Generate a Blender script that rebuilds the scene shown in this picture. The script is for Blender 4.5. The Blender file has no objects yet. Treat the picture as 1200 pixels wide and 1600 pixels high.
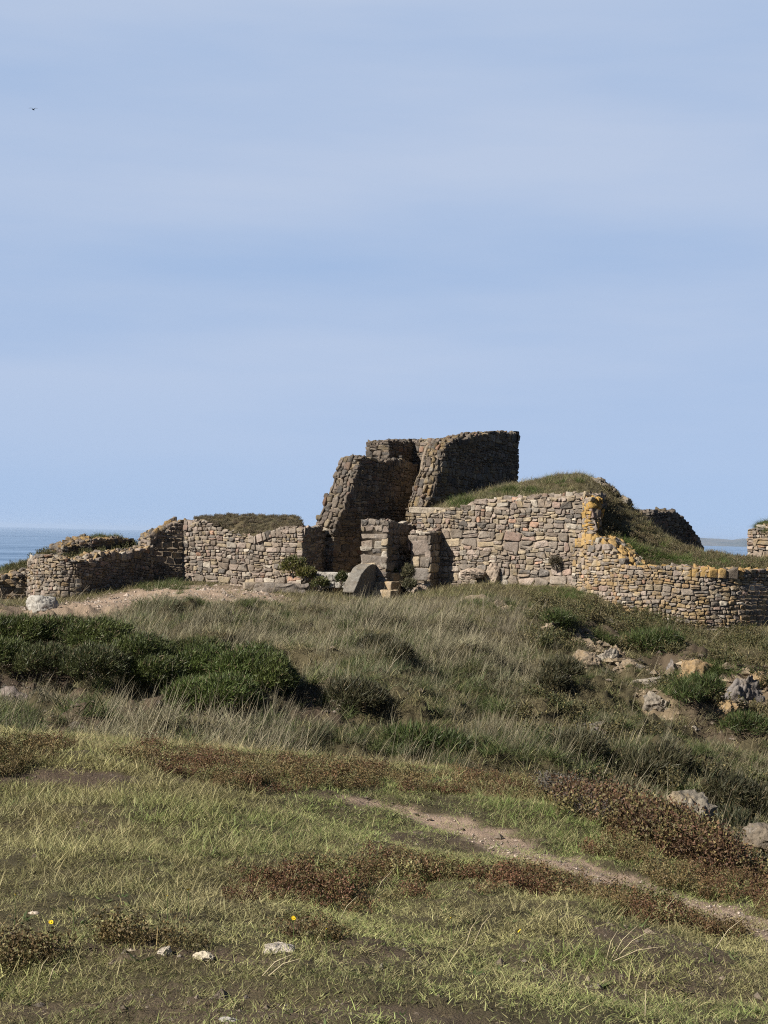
import bpy, math, numpy as np
from mathutils import Matrix, Vector
R = math.radians
sc = bpy.context.scene
COL = sc.collection
RNG = np.random.default_rng(7)

# ------------------------------------------------------------------ camera
F = 2400.0; W0, H0 = 1200.0, 1600.0
EYE = np.array([0.0, 0.0, 1.6])
PITCH = math.atan(34 / F); ROLL = 0.0222
CR = (Matrix.Rotation(math.pi / 2 + PITCH, 3, 'X') @ Matrix.Rotation(ROLL, 3, 'Z'))
CRn = np.array(CR)
cam_d = bpy.data.cameras.new('camera'); cam = bpy.data.objects.new('camera', cam_d); COL.objects.link(cam)
cam.matrix_world = Matrix.Translation(EYE) @ CR.to_4x4()
cam_d.sensor_fit = 'VERTICAL'; cam_d.sensor_height = 24.0; cam_d.sensor_width = 18.0
cam_d.lens = F / H0 * 24.0
cam_d.clip_start = 0.05; cam_d.clip_end = 200000
sc.camera = cam

def P(px, py, Y):
    """the point at distance Y in front of the camera seen at photo position (px, py)"""
    px = np.asarray(px, float); py = np.asarray(py, float); Y = np.asarray(Y, float)
    px, py, Y = np.broadcast_arrays(px, py, Y)
    d = np.stack([(px - W0 / 2) / F, (H0 / 2 - py) / F, -np.ones_like(px)], -1) @ CRn.T
    return EYE + d * (Y / d[..., 1])[..., None]

# ------------------------------------------------------------------ noise
def _h2(i, j, s):
    n = (i * 374761393 + j * 668265263 + s * 2147483647) & 0xFFFFFFFF
    n = ((n ^ (n >> 13)) * 1274126177) & 0xFFFFFFFF
    return ((n ^ (n >> 16)) & 0xFFFFFF) / 0xFFFFFF
def vn2(x, y, s=0):
    x = np.asarray(x, float); y = np.asarray(y, float)
    i = np.floor(x).astype(np.int64); j = np.floor(y).astype(np.int64)
    u = x - i; v = y - j; u = u * u * (3 - 2 * u); v = v * v * (3 - 2 * v)
    a = _h2(i, j, s); b = _h2(i + 1, j, s); c = _h2(i, j + 1, s); d = _h2(i + 1, j + 1, s)
    return (a + (b - a) * u) * (1 - v) + (c + (d - c) * u) * v
def fbm(x, y, s=0, o=4):
    t = 0; a = .5; tot = 0
    for k in range(o):
        t = t + a * vn2(x * 2 ** k + 17.3 * k, y * 2 ** k - 9.1 * k, s + k); tot += a; a *= .5
    return t / tot
def vn3(p, s=0):
    z = p[..., 2]; k = np.floor(z).astype(np.int64); w = z - k; w = w * w * (3 - 2 * w)
    x = p[..., 0]; y = p[..., 1]
    def lay(kk):
        i = np.floor(x).astype(np.int64); j = np.floor(y).astype(np.int64)
        u = x - i; v = y - j; u = u * u * (3 - 2 * u); v = v * v * (3 - 2 * v)
        g = lambda a, b: _h2(a + kk * 7919, b - kk * 104729, s)
        return (g(i, j) * (1 - u) + g(i + 1, j) * u) * (1 - v) + (g(i, j + 1) * (1 - u) + g(i + 1, j + 1) * u) * v
    return lay(k) * (1 - w) + lay(k + 1) * w
def fbm3(p, s=0, o=3):
    t = 0; a = .5; tot = 0
    for k in range(o):
        t = t + a * vn3(p * 2 ** k + 5.7 * k, s + k); tot += a; a *= .5
    return t / tot
def sstep(a, b, x):
    t = np.clip((x - a) / (b - a), 0, 1); return t * t * (3 - 2 * t)

# ------------------------------------------------------------------ mesh building
class MB:
    def __init__(s): s.v = []; s.c = []; s.q = []; s.t = []; s.qm = []; s.tm = []; s.n = 0
    def add(s, v, quads=None, tris=None, col=(1, 1, 1, 1), mat=0):
        v = np.asarray(v, float).reshape(-1, 3); s.v.append(v)
        c = np.empty((len(v), 4)); c[:] = col; s.c.append(c)
        if quads is not None and len(quads):
            q = np.asarray(quads, np.int64) + s.n; s.q.append(q); s.qm.append(np.full(len(q), mat))
        if tris is not None and len(tris):
            t = np.asarray(tris, np.int64) + s.n; s.t.append(t); s.tm.append(np.full(len(t), mat))
        s.n += len(v)
    def mesh(s, name, mats, smooth=True):
        me = bpy.data.meshes.new(name)
        v = np.concatenate(s.v); c = np.concatenate(s.c)
        q = np.concatenate(s.q) if s.q else np.zeros((0, 4), np.int64)
        t = np.concatenate(s.t) if s.t else np.zeros((0, 3), np.int64)
        mi = np.concatenate(s.qm + s.tm) if (s.qm or s.tm) else np.zeros(0)
        me.vertices.add(len(v)); me.vertices.foreach_set('co', v.astype(np.float32).ravel())
        loops = np.concatenate([q.ravel(), t.ravel()]).astype(np.int32)
        me.loops.add(len(loops)); me.loops.foreach_set('vertex_index', loops)
        st = np.concatenate([np.arange(len(q)) * 4, len(q) * 4 + np.arange(len(t)) * 3]).astype(np.int32)
        me.polygons.add(len(st)); me.polygons.foreach_set('loop_start', st)
        me.polygons.foreach_set('material_index', mi.astype(np.int32))
        me.polygons.foreach_set('use_smooth', np.full(len(st), smooth))
        a = me.attributes.new('Col', 'FLOAT_COLOR', 'POINT'); a.data.foreach_set('color', c.astype(np.float32).ravel())
        me.update(calc_edges=True); me.validate()
        for m in (mats if isinstance(mats, (list, tuple)) else [mats]): me.materials.append(m)
        return me
    def build(s, name, mats, parent=None, smooth=True):
        o = bpy.data.objects.new(name, s.mesh(name, mats, smooth)); COL.objects.link(o)
        if parent is not None: o.parent = parent
        return o
def tag(o, label=None, cat=None, group=None, kind=None):
    if label: o['label'] = label
    if cat: o['category'] = cat
    if group: o['group'] = group
    if kind: o['kind'] = kind
    return o
def empty(name, loc):
    o = bpy.data.objects.new(name, None); o.location = loc; COL.objects.link(o); return o
def recenter(o):
    """move the origin of a freshly built mesh to the middle of its base"""
    me = o.data; n = len(me.vertices); v = np.empty(n * 3, np.float32); me.vertices.foreach_get('co', v); v = v.reshape(-1, 3)
    c = (v.min(0) + v.max(0)) / 2; c[2] = v[:, 2].min(); v -= c
    me.vertices.foreach_set('co', v.ravel()); o.location = c; me.update(); return o
def grid_quads(n, m, wrap=False):
    i = np.arange(n - 1)[:, None]; j = np.arange(m if wrap else m - 1)[None]
    j2 = (j + 1) % m
    return np.stack(np.broadcast_arrays(i * m + j, i * m + j2, (i + 1) * m + j2, (i + 1) * m + j), -1).reshape(-1, 4)

# ------------------------------------------------------------------ materials
class NT:
    def __init__(s, name):
        s.m = bpy.data.materials.new(name); s.m.use_nodes = True; s.t = s.m.node_tree; s.t.nodes.clear()
    def n(s, typ, **k):
        nd = s.t.nodes.new(typ)
        for a, b in k.items(): setattr(nd, a, b)
        return nd
    def l(s, a, b): s.t.links.new(a, b)
    def val(s, sock, v):
        if isinstance(v, bpy.types.NodeSocket): s.l(v, sock)
        else: sock.default_value = v
    def mix(s, a, b, f, mode='MIX'):
        nd = s.n('ShaderNodeMix', data_type='RGBA', blend_type=mode)
        for sk, v in ((nd.inputs[0], f), (nd.inputs[6], a), (nd.inputs[7], b)):
            s.val(sk, (tuple(v) + (1,) if isinstance(v, (tuple, list)) and len(v) == 3 else v))
        return nd.outputs[2]
    def math(s, op, a, b=0.0, c=0.0):
        nd = s.n('ShaderNodeMath', operation=op); s.val(nd.inputs[0], a); s.val(nd.inputs[1], b); s.val(nd.inputs[2], c); return nd.outputs[0]
    def noise(s, vec, scale, detail=4, rough=.55):
        nd = s.n('ShaderNodeTexNoise'); s.l(vec, nd.inputs['Vector']); nd.inputs['Scale'].default_value = scale
        nd.inputs['Detail'].default_value = detail; nd.inputs['Roughness'].default_value = rough; return nd.outputs[0]
    def ramp(s, f, lo, hi, a=0.0, b=1.0):
        nd = s.n('ShaderNodeMapRange'); nd.clamp = True; s.l(f, nd.inputs[0])
        for k, v in zip((1, 2, 3, 4), (lo, hi, a, b)): nd.inputs[k].default_value = v
        return nd.outputs[0]
    def bump(s, h, strength, dist, prev=None):
        nd = s.n('ShaderNodeBump'); s.l(h, nd.inputs['Height']); nd.inputs['Strength'].default_value = strength
        nd.inputs['Distance'].default_value = dist
        if prev is not None: s.l(prev, nd.inputs['Normal'])
        return nd.outputs[0]
    def out(s, sh): o = s.n('ShaderNodeOutputMaterial'); s.l(sh, o.inputs['Surface']); return s.m
    def pbr(s, col, rough=.9, spec=.3, normal=None):
        b = s.n('ShaderNodeBsdfPrincipled'); s.val(b.inputs['Base Color'], tuple(col) + (1,) if isinstance(col, (tuple, list)) and len(col) == 3 else col)
        s.val(b.inputs['Roughness'], rough); b.inputs['Specular IOR Level'].default_value = spec
        if normal is not None: s.l(normal, b.inputs['Normal'])
        return b.outputs[0]

def stone_mat(name, lichen=(.36, .225, .07), pale=.28):
    t = NT(name); pos = t.n('ShaderNodeNewGeometry').outputs['Position']
    at = t.n('ShaderNodeAttribute', attribute_name='Col')
    n1 = t.noise(pos, 9, 5); n2 = t.noise(pos, 55, 3, .7); n3 = t.noise(pos, 3.1, 5, .65)
    c = t.mix(at.outputs['Color'], (.10, .09, .08), t.ramp(n1, .50, .74, 0, .65))
    c = t.mix(c, (.52, .50, .46), t.ramp(t.noise(pos, 13, 4, .7), .56, .70, 0, pale))
    c = t.mix(c, t.mix((.45, .45, .45), (1.5, 1.5, 1.5), n2), .65, 'MULTIPLY')
    c = t.mix(c, (.10, .075, .05), t.ramp(t.noise(pos, 1.7, 5, .65), .5, .72, 0, .55))
    li = t.math('MULTIPLY', at.outputs['Alpha'], t.ramp(t.math('MULTIPLY_ADD', at.outputs['Alpha'], .22, n3), .54, .66))
    c = t.mix(c, lichen, li)
    nb = t.bump(n2, .8, .014); nb = t.bump(n1, .8, .045, nb)
    return t.out(t.pbr(c, .92, .2, nb))
def mortar_mat():
    t = NT('mortar'); pos = t.n('ShaderNodeNewGeometry').outputs['Position']
    n1 = t.noise(pos, 14, 5); n2 = t.noise(pos, 70, 3)
    c = t.mix((.15, .12, .09), (.30, .245, .185), t.ramp(n1, .35, .7))
    return t.out(t.pbr(c, .95, .1, t.bump(n2, .8, .02)))
def ground_mat():
    t = NT('soil_and_turf'); pos = t.n('ShaderNodeNewGeometry').outputs['Position']
    at = t.n('ShaderNodeAttribute', attribute_name='Col')
    n1 = t.noise(pos, 7, 6, .7); n2 = t.noise(pos, 60, 4, .7); n3 = t.noise(pos, 160, 2)
    c = t.mix(at.outputs['Color'], t.mix((.5, .5, .5), (1.5, 1.45, 1.4), n1), .8, 'MULTIPLY')
    c = t.mix(c, t.mix((.45, .45, .45), (1.55, 1.5, 1.5), n2), .8, 'MULTIPLY')
    nb = t.bump(n3, .4, .006); nb = t.bump(n2, .7, .03, nb)
    return t.out(t.pbr(c, .95, .1, nb))
def blade_mat(name, straw, amt=1.0, transl=.25):
    t = NT(name)
    ti = t.n('ShaderNodeAttribute', attribute_name='tint', attribute_type='INSTANCER')
    at = t.n('ShaderNodeAttribute', attribute_name='Col')
    sp = t.n('ShaderNodeSeparateColor'); t.l(at.outputs['Color'], sp.inputs[0])
    c = t.mix(ti.outputs['Color'], straw, t.math('MULTIPLY', sp.outputs[0], amt))
    g = t.ramp(sp.outputs[1], 0, 1, .55, 1.45)
    cg = t.n('ShaderNodeCombineColor')
    for k in range(3): t.l(g, cg.inputs[k])
    c = t.mix(c, cg.outputs[0], 1.0, 'MULTIPLY')
    b = t.pbr(c, .6, .25)
    tr = t.n('ShaderNodeBsdfTranslucent'); t.l(c, tr.inputs[0])
    ms = t.n('ShaderNodeMixShader'); ms.inputs[0].default_value = transl; t.l(b, ms.inputs[1]); t.l(tr.outputs[0], ms.inputs[2])
    return t.out(ms.outputs[0])
def leaf_mat(name):
    """foliage whose colour is in the vertex colours"""
    t = NT(name); at = t.n('ShaderNodeAttribute', attribute_name='Col')
    b = t.pbr(at.outputs['Color'], .55, .3)
    tr = t.n('ShaderNodeBsdfTranslucent'); t.l(at.outputs['Color'], tr.inputs[0])
    ms = t.n('ShaderNodeMixShader'); ms.inputs[0].default_value = .15; t.l(b, ms.inputs[1]); t.l(tr.outputs[0], ms.inputs[2])
    return t.out(ms.outputs[0])
def sea_mat():
    t = NT('sea_water'); pos = t.n('ShaderNodeNewGeometry').outputs['Position']
    mp = t.n('ShaderNodeMapping'); t.l(pos, mp.inputs[0]); mp.inputs['Scale'].default_value = (.0007, .0045, 1)
    n1 = t.noise(mp.outputs[0], 1.0, 5, .6)
    mp2 = t.n('ShaderNodeMapping'); t.l(pos, mp2.inputs[0]); mp2.inputs['Scale'].default_value = (.03, .09, 1)
    n2 = t.noise(mp2.outputs[0], 1.0, 4, .6)
    c = t.mix((.045, .11, .21), (.10, .19, .31), t.ramp(n1, .38, .62))
    ro = t.ramp(n1, .35, .65, .42, .22)
    return t.out(t.pbr(c, ro, .5, t.bump(n2, .35, 2.0)))

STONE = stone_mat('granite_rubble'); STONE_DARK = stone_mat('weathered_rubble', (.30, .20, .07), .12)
MORTAR = mortar_mat(); GROUND = ground_mat(); LEAF = leaf_mat('leaves')

# ------------------------------------------------------------------ terrain
# columns: photo x -> [(distance, photo y)] from near to far
TC = {
 -150: [(4.5, 1603), (8.8, 1230), (9.2, 1190), (10.6, 1146), (11.2, 1133), (13.2, 1150), (15.8, 1105), (16.6, 1066), (19, 1010), (25, 962), (28, 952), (33, 944), (37, 940)],
 0:    [(4.6, 1603), (8.9, 1240), (9.3, 1197), (10.5, 1153), (11.2, 1140), (13.2, 1155), (15.8, 1112), (16.6, 1072), (19, 1018), (25, 964), (28, 953), (33, 944), (37, 940)],
 150:  [(4.6, 1603), (9.0, 1240), (9.4, 1203), (10.5, 1170), (11.4, 1155), (13.2, 1165), (15.8, 1125), (16.6, 1085), (19, 1030), (25, 965), (28, 950), (33, 935), (37, 922)],
 300:  [(4.6, 1605), (9.4, 1238), (10.0, 1208), (10.9, 1186), (11.8, 1170), (13.2, 1190), (15.6, 1150), (16.6, 1105), (19, 1045), (25, 965), (28, 942), (33, 918), (37, 905)],
 450:  [(4.6, 1605), (9.6, 1250), (10.2, 1220), (11.0, 1198), (11.9, 1180), (13.4, 1215), (15.6, 1165), (16.6, 1125), (19, 1065), (25, 975), (28, 949), (33, 929), (37, 915)],
 600:  [(4.6, 1608), (9.6, 1268), (10.3, 1238), (11.1, 1213), (12.0, 1197), (13.6, 1250), (15.6, 1180), (16.6, 1148), (20, 1060), (25, 990), (28, 960), (33, 943), (37, 930)],
 750:  [(4.7, 1610), (9.6, 1285), (10.3, 1255), (11.1, 1230), (12.0, 1212), (13.6, 1280), (15.6, 1200), (16.6, 1165), (20, 1080), (25, 1004), (28, 958), (33, 921), (37, 895)],
 900:  [(4.7, 1615), (9.6, 1308), (10.3, 1278), (11.0, 1253), (11.8, 1235), (13.4, 1310), (15.6, 1225), (16.6, 1190), (20, 1110), (25, 1030), (26.0, 1018), (26.7, 988), (28, 974), (32.4, 921), (37, 880)],
 1000: [(4.7, 1620), (9.4, 1335), (10.0, 1310), (10.6, 1288), (11.2, 1268), (13.0, 1370), (15.2, 1265), (16.6, 1215), (20, 1145), (24, 1078), (25.2, 1060), (25.9, 1024), (28, 1004), (31.2, 963), (37, 890)],
 1100: [(4.7, 1625), (8.8, 1388), (9.4, 1365), (9.9, 1340), (10.3, 1322), (12.2, 1450), (14.6, 1310), (16.4, 1250), (20, 1185), (22.6, 1135), (23.4, 1118), (24.2, 1068), (25, 1055), (28, 1022), (30.8, 985), (37, 890)],
 1200: [(4.7, 1630), (8.2, 1435), (8.8, 1410), (9.1, 1395), (9.5, 1385), (11.4, 1540), (14.2, 1345), (16.2, 1280), (20, 1205), (21.6, 1170), (22.6, 1115), (25, 1070), (28, 1020), (31.5, 981), (37, 890)],
 1350: [(4.7, 1640), (7.6, 1500), (8.0, 1480), (8.3, 1465), (8.7, 1455), (11.0, 1640), (14.0, 1400), (16.2, 1310), (20, 1200), (25, 1075), (28, 1015), (32.5, 965), (37, 890)],
}
PXS = np.arange(-300, 1501, 10.0); YS = np.concatenate([np.arange(0, 40, .12), np.arange(40, 140, 1.0)])
def _table():
    ks = sorted(TC); rows = []
    for k in ks:
        Y = np.array([a for a, b in TC[k]]); z = P(k, [b for a, b in TC[k]], Y)[:, 2]
        Yx = np.concatenate([[0, 2.5], Y, [41, 48, 60, 90, 140]])
        zx = np.concatenate([[0.0, z[0] * .5], z, [z[-1] - .35, z[-1] - 2.2, z[-1] - 9, z[-1] - 40, -75]])
        rows.append(np.interp(YS, Yx, zx))
    T = np.array(rows)
    T = np.stack([np.interp(PXS, ks, T[:, j]) for j in range(len(YS))], 1)
    g = np.exp(-.5 * (np.arange(-9, 10) / 3.5) ** 2); g /= g.sum()
    Tp = np.pad(T, ((9, 9), (0, 0)), 'edge'); T = sum(g[k] * Tp[k:k + T.shape[0]] for k in range(19))
    g = np.array([.06, .24, .4, .24, .06]); Tp = np.pad(T, ((0, 0), (2, 2)), 'edge')
    return sum(g[k] * Tp[:, k:k + T.shape[1]] for k in range(5))
TAB = _table()
def hbase(x, y):
    r = np.maximum(y, 0); r = np.where(y < 3, np.sqrt(x * x + np.maximum(y, 0) ** 2) * .9, y)
    px = np.clip(600 + F * x / np.maximum(y, .8), PXS[0], PXS[-1] - 1e-3)
    Y = np.clip(r, 0, YS[-1] - 1e-3)
    i = (px - PXS[0]) / 10; i0 = np.floor(i).astype(int); i0 = np.clip(i0, 0, len(PXS) - 2); fi = i - i0
    j0 = np.clip(np.searchsorted(YS, Y, 'right') - 1, 0, len(YS) - 2); fj = (Y - YS[j0]) / (YS[j0 + 1] - YS[j0])
    return (TAB[i0, j0] * (1 - fi) + TAB[i0 + 1, j0] * fi) * (1 - fj) + (TAB[i0, j0 + 1] * (1 - fi) + TAB[i0 + 1, j0 + 1] * fi) * fj
def hgt(x, y):
    x = np.asarray(x, float); y = np.asarray(y, float)
    bank = sstep(12.5, 15, y) * (1 - .92 * sstep(25, 29, y))
    a = .07 + .30 * bank; b = .035 + .15 * bank
    n = (fbm(x * .9, y * .9, 3, 3) - .5) * 2 * a + (fbm(x * 4, y * 4, 9, 4) - .5) * 2 * b + (np.abs(fbm(x * 9, y * 9, 19, 2) - .5)) * b * .7
    cl = sstep(42, 60, y); n = n + cl * (fbm(x * .15, y * .15, 5, 4) - .5) * 8
    # rough outcrop on the right-hand slope
    rg = sstep(800, 900, 600 + F * x / np.maximum(y, 1)) * sstep(18, 21, y) * (1 - sstep(28, 30, y))
    n = n + rg * (np.abs(fbm(x * 1.3, y * .9, 31, 4) - .5) * -.9 + .15)
    return hbase(x, y) + n * sstep(.5, 2.5, np.hypot(x, y))
def ground_at(px, py, lo=3.0, hi=40.0):
    """where the sight line through a photo position meets the ground"""
    Y = np.linspace(lo, hi, 900); p = P(px, py, Y); d = p[:, 2] - hgt(p[:, 0], p[:, 1])
    k = np.nonzero(d < 0)[0]; k = k[0] if len(k) else len(Y) - 1
    return p[max(k, 0)]
def in_front(px, py, Y):
    x, y = P(px, py, Y)[:2]; return np.array([x, y, float(hgt(x, y))])

# ground patches: (kind, photo x, photo y, half width px, half depth px, strength)
PATCH = [
 ('heather', 400, 1203, 175, 24, 1), ('heather', 40, 1182, 60, 34, .9), ('heather', 600, 1215, 230, 18, .55), ('heather', 640, 1375, 170, 30, .55),
 ('heather', 850, 1390, 100, 18, .8), ('heather', 1050, 1432, 150, 24, .9), ('heather', 1020, 1315, 100, 48, 1), ('heather', 1090, 1340, 60, 30, 1), ('heather', 55, 1492, 60, 18, 1),
 ('heather', 250, 1472, 60, 14, 1), ('heather', 480, 1405, 90, 22, .6), ('heather', 450, 1456, 70, 14, .7), ('heather', 960, 1275, 60, 26, .8), ('heather', 800, 1235, 90, 14, .6), ('heather', 1180, 1370, 40, 25, .9),
 ('dead', 900, 1252, 48, 22, 1), ('soil', 110, 1222, 150, 16, 1), ('soil', 520, 1250, 130, 14, .7), ('soil', 360, 1225, 130, 8, .6),
 ('soil', 640, 1310, 90, 18, .6), ('soil', 110, 1285, 80, 10, .6), ('soil', 510, 1375, 60, 16, .5),
 ('soil', 480, 1582, 380, 26, .55), ('soil', 590, 1492, 110, 26, .6), ('soil', 1010, 1470, 110, 26, .7), ('soil', 1000, 1560, 250, 22, .6), ('soil', 360, 1500, 110, 14, .8), ('soil', 250, 1505, 60, 10, .6), ('soil', 150, 1590, 300, 20, .5), ('soil', 880, 1500, 60, 14, .5),
 ('straw', 560, 1188, 260, 14, .9), ('straw', 330, 1165, 120, 14, .9), ('straw', 60, 1300, 160, 50, .55), ('straw', 780, 1440, 170, 30, .5), ('straw', 930, 1215, 150, 16, .8), ('straw', 460, 1395, 70, 16, .7), ('straw', 250, 1400, 200, 30, .4), ('straw', 850, 1540, 200, 20, .35),
 ('green', 300, 1300, 260, 40, .7), ('green', 830, 1300, 110, 35, .8), ('green', 880, 1525, 160, 22, .7), ('green', 330, 1430, 160, 22, .5), ('green', 800, 1255, 100, 20, .7), ('green', 100, 1545, 160, 18, .6),
 # middle bank and slope
 ('dirt', 265, 934, 190, 13, 1), ('dirt', 120, 944, 120, 6, .8), ('dirt', 400, 920, 60, 8, .7),
 ('soil', 30, 1090, 80, 26, .85), ('soil', 140, 1100, 80, 20, .65), ('soil', 245, 1120, 60, 16, .6), ('soil', 490, 1105, 60, 26, .7), ('soil', 350, 1125, 60, 26, .9), ('straw', 220, 1100, 260, 34, .8), ('purple', 490, 1100, 70, 26, .8),
 ('soil', 930, 1135, 45, 12, 1), ('soil', 1170, 1040, 60, 20, .6), ('soil', 1130, 1130, 70, 22, .55), ('soil', 1060, 1035, 60, 16, .6), ('soil', 900, 960, 80, 12, .6), ('soil', 1000, 985, 60, 8, .5),
 ('straw', 360, 985, 140, 26, .8), ('straw', 560, 960, 220, 24, .55), ('straw', 730, 1000, 160, 40, .6), ('straw', 850, 1040, 90, 40, .8), ('straw', 500, 1010, 90, 60, .7), ('straw', 180, 1120, 110, 14, .9), ('straw', 1180, 1190, 40, 50, .8), ('straw', 330, 1145, 110, 14, .7), ('straw', 620, 1100, 140, 25, .4),
 ('crag', 870, 988, 46, 9, .9), ('crag', 950, 1020, 46, 12, .9), ('crag', 1060, 1050, 50, 20, .9), ('crag', 1030, 1088, 26, 14, .8), ('crag', 1140, 1095, 46, 22, .8), ('crag', 1185, 1060, 24, 16, .7), ('crag', 770, 945, 40, 6, .6), ('crag', 1185, 1270, 30, 30, .8),
 ('green', 640, 1160, 150, 22, .8), ('green', 540, 1080, 60, 30, .6), ('green', 930, 1160, 100, 24, .7), ('green', 1020, 1000, 60, 16, 1), ('green', 860, 925, 90, 16, .8), ('green', 760, 910, 60, 12, .8), ('green', 1100, 1055, 50, 18, .8), ('green', 230, 1150, 140, 22, .6), ('green', 260, 915, 50, 8, 1), ('green', 980, 955, 70, 12, .6), ('green', 1160, 985, 60, 10, .9), ('green', 880, 1040, 40, 14, .5), ('green', 1000, 1190, 60, 20, .7),
 ('purple', 700, 945, 160, 22, .8), ('purple', 480, 945, 110, 18, .8), ('purple', 760, 970, 90, 24, .8), ('purple', 580, 940, 120, 12, .7), ('purple', 900, 1000, 50, 24, .5),
]
PW = []
for kd, px, py, rx, ry, st in PATCH:
    lo, hi = (3, 12.6) if py > 1160 and not (px > 980 and py < 1260) else (13.5, 36)
    c = ground_at(px, py, lo, hi); a = ground_at(px, py + ry, lo, hi); b = ground_at(px, py - ry, lo, hi)
    PW.append((kd, c[0], c[1], rx / F * c[1], max(abs(b[1] - a[1]) / 2, .05), st))
def line_pts(pts, lo, hi): return np.array([ground_at(a, b, lo, hi) for a, b in pts])
PATH_L = line_pts([(566, 1254), (625, 1267), (700, 1290), (780, 1315), (850, 1340), (920, 1365), (1000, 1388), (1080, 1407), (1150, 1432), (1230, 1470), (1330, 1540)], 3, 12)
def path_w(x, y):
    d = np.full(np.shape(x), 9.0)
    for a, b in zip(PATH_L[:-1], PATH_L[1:]):
        e = b[:2] - a[:2]; t = np.clip(((x - a[0]) * e[0] + (y - a[1]) * e[1]) / (e @ e), 0, 1)
        d = np.minimum(d, np.hypot(x - a[0] - t * e[0], y - a[1] - t * e[1]))
    path_w.d = d; d = d + (fbm(x * 6, y * 6, 77, 4) - .5) * .3 + .14 * sstep(.7, .2, x)
    return 1 - sstep(.19, .33, d)
def zones(x, y):
    wx = x + (fbm(x * 2.2, y * 2.2, 41, 3) - .5) * .5; wy = y + (fbm(x * 2.2, y * 2.2, 51, 3) - .5) * .7
    z = {k: np.zeros(np.shape(x)) for k in ('heather', 'dead', 'soil', 'straw', 'green', 'dirt', 'purple', 'crag')}
    for kd, cx, cy, rx, ry, st in PW:
        d = np.sqrt(((wx - cx) / rx) ** 2 + ((wy - cy) / ry) ** 2)
        z[kd] = np.maximum(z[kd], st * (1 - sstep(.7, 1.25, d)))
    z['path'] = path_w(x, y); pd = 1 - sstep(.15, .55, path_w.d); z['verge'] = pd
    return z
def lerp(a, b, t): return np.asarray(a) + (np.asarray(b) - np.asarray(a)) * np.asarray(t)[..., None]
def ground_col(x, y):
    z = zones(x, y); n = fbm(x * 1.7, y * 1.7, 61, 4); n2 = fbm(x * 7, y * 7, 71, 3)
    c = lerp((.055, .05, .028), (.10, .085, .05), n)
    c = lerp(c, (.07, .05, .042), z['heather'] * .7)
    c = lerp(c, lerp((.06, .046, .034), (.14, .108, .078), n2), np.clip(z['soil'] * 1.2, 0, 1))
    c = lerp(c, lerp((.12, .095, .065), (.30, .235, .155), fbm(x * 4, y * 4, 73, 4)), z['crag'])
    c = lerp(c, lerp((.26, .20, .15), (.40, .31, .23), n2), z['dirt'])
    c = lerp(c, lerp((.25, .19, .14), (.40, .31, .235), n2), z['path'])
    return c
def make_terrain():
    th = np.concatenate([np.linspace(-180, -24, 50), np.degrees(np.arctan(np.arange(-440, 1641, 4.0) / F - 600 / F)), np.linspace(24.5, 180, 50)])
    th = np.sort(th); r = np.concatenate([.6 * 1.0062 ** np.arange(0, 692), np.geomspace(44, 138, 40)])
    T, Rr = np.meshgrid(np.radians(th), r)
    x = Rr * np.sin(T); y = Rr * np.cos(T)
    z = hgt(x, y)
    pw = path_w(x, y); z = z - pw * .01
    m = MB(); n, k = x.shape
    c = ground_col(x.ravel(), y.ravel())
    m.add(np.stack([x, y, z], -1), grid_quads(n, k), col=np.c_[c, np.ones(len(c))])
    i0 = m.n; m.add([[0, 0, float(hgt(0., 0.))]], col=(.05, .05, .03, 1))
    m.t.append(np.array([[i0, j, j + 1] for j in range(k - 1)])); m.tm.append(np.zeros(k - 1))
    o = m.build('ground', GROUND); tag(o, 'rough headland ground of soil, turf and dirt path', 'ground', kind='structure')
make_terrain()

# sea, far coast
m = MB(); th = np.linspace(-math.pi, math.pi, 97); rr = np.geomspace(30, 60000, 40); T, Rr = np.meshgrid(th, rr)
m.add(np.stack([Rr * np.sin(T), Rr * np.cos(T), np.full_like(T, -60.)], -1), grid_quads(*T.shape))
tag(m.build('sea', sea_mat()), 'calm blue sea reaching the horizon', 'sea', kind='structure')
def far_coast():
    m = MB(); D = 19000; px = np.linspace(900, 1500, 160)
    top = 842.5 + 1.2 * np.sin(px * .03) + 6 * sstep(1170, 1060, px) * -.35 + (fbm(px * .05, px * 0, 4, 4) - .5) * 4
    f = P(px, 853, D); t = P(px, top + .022 * (px - 1130), D + 900); b = P(px, 853, D + 2600)
    f[:, 2] = -61; b[:, 2] = -61; mid = (f + t) / 2; mid[:, 2] = t[:, 2] * .55 - 20
    v = np.stack([f, mid, t, b]); m.add(v, grid_quads(4, len(px)))
    t_ = NT('far_land'); pos = t_.n('ShaderNodeNewGeometry').outputs['Position']
    c = t_.mix((.05, .06, .04), (.13, .12, .09), t_.ramp(t_.noise(pos, .002, 4), .4, .6))
    tag(m.build('hills', t_.out(t_.pbr(c, .9))), 'low far coastline across the water', 'hills', kind='structure')
far_coast()

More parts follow.
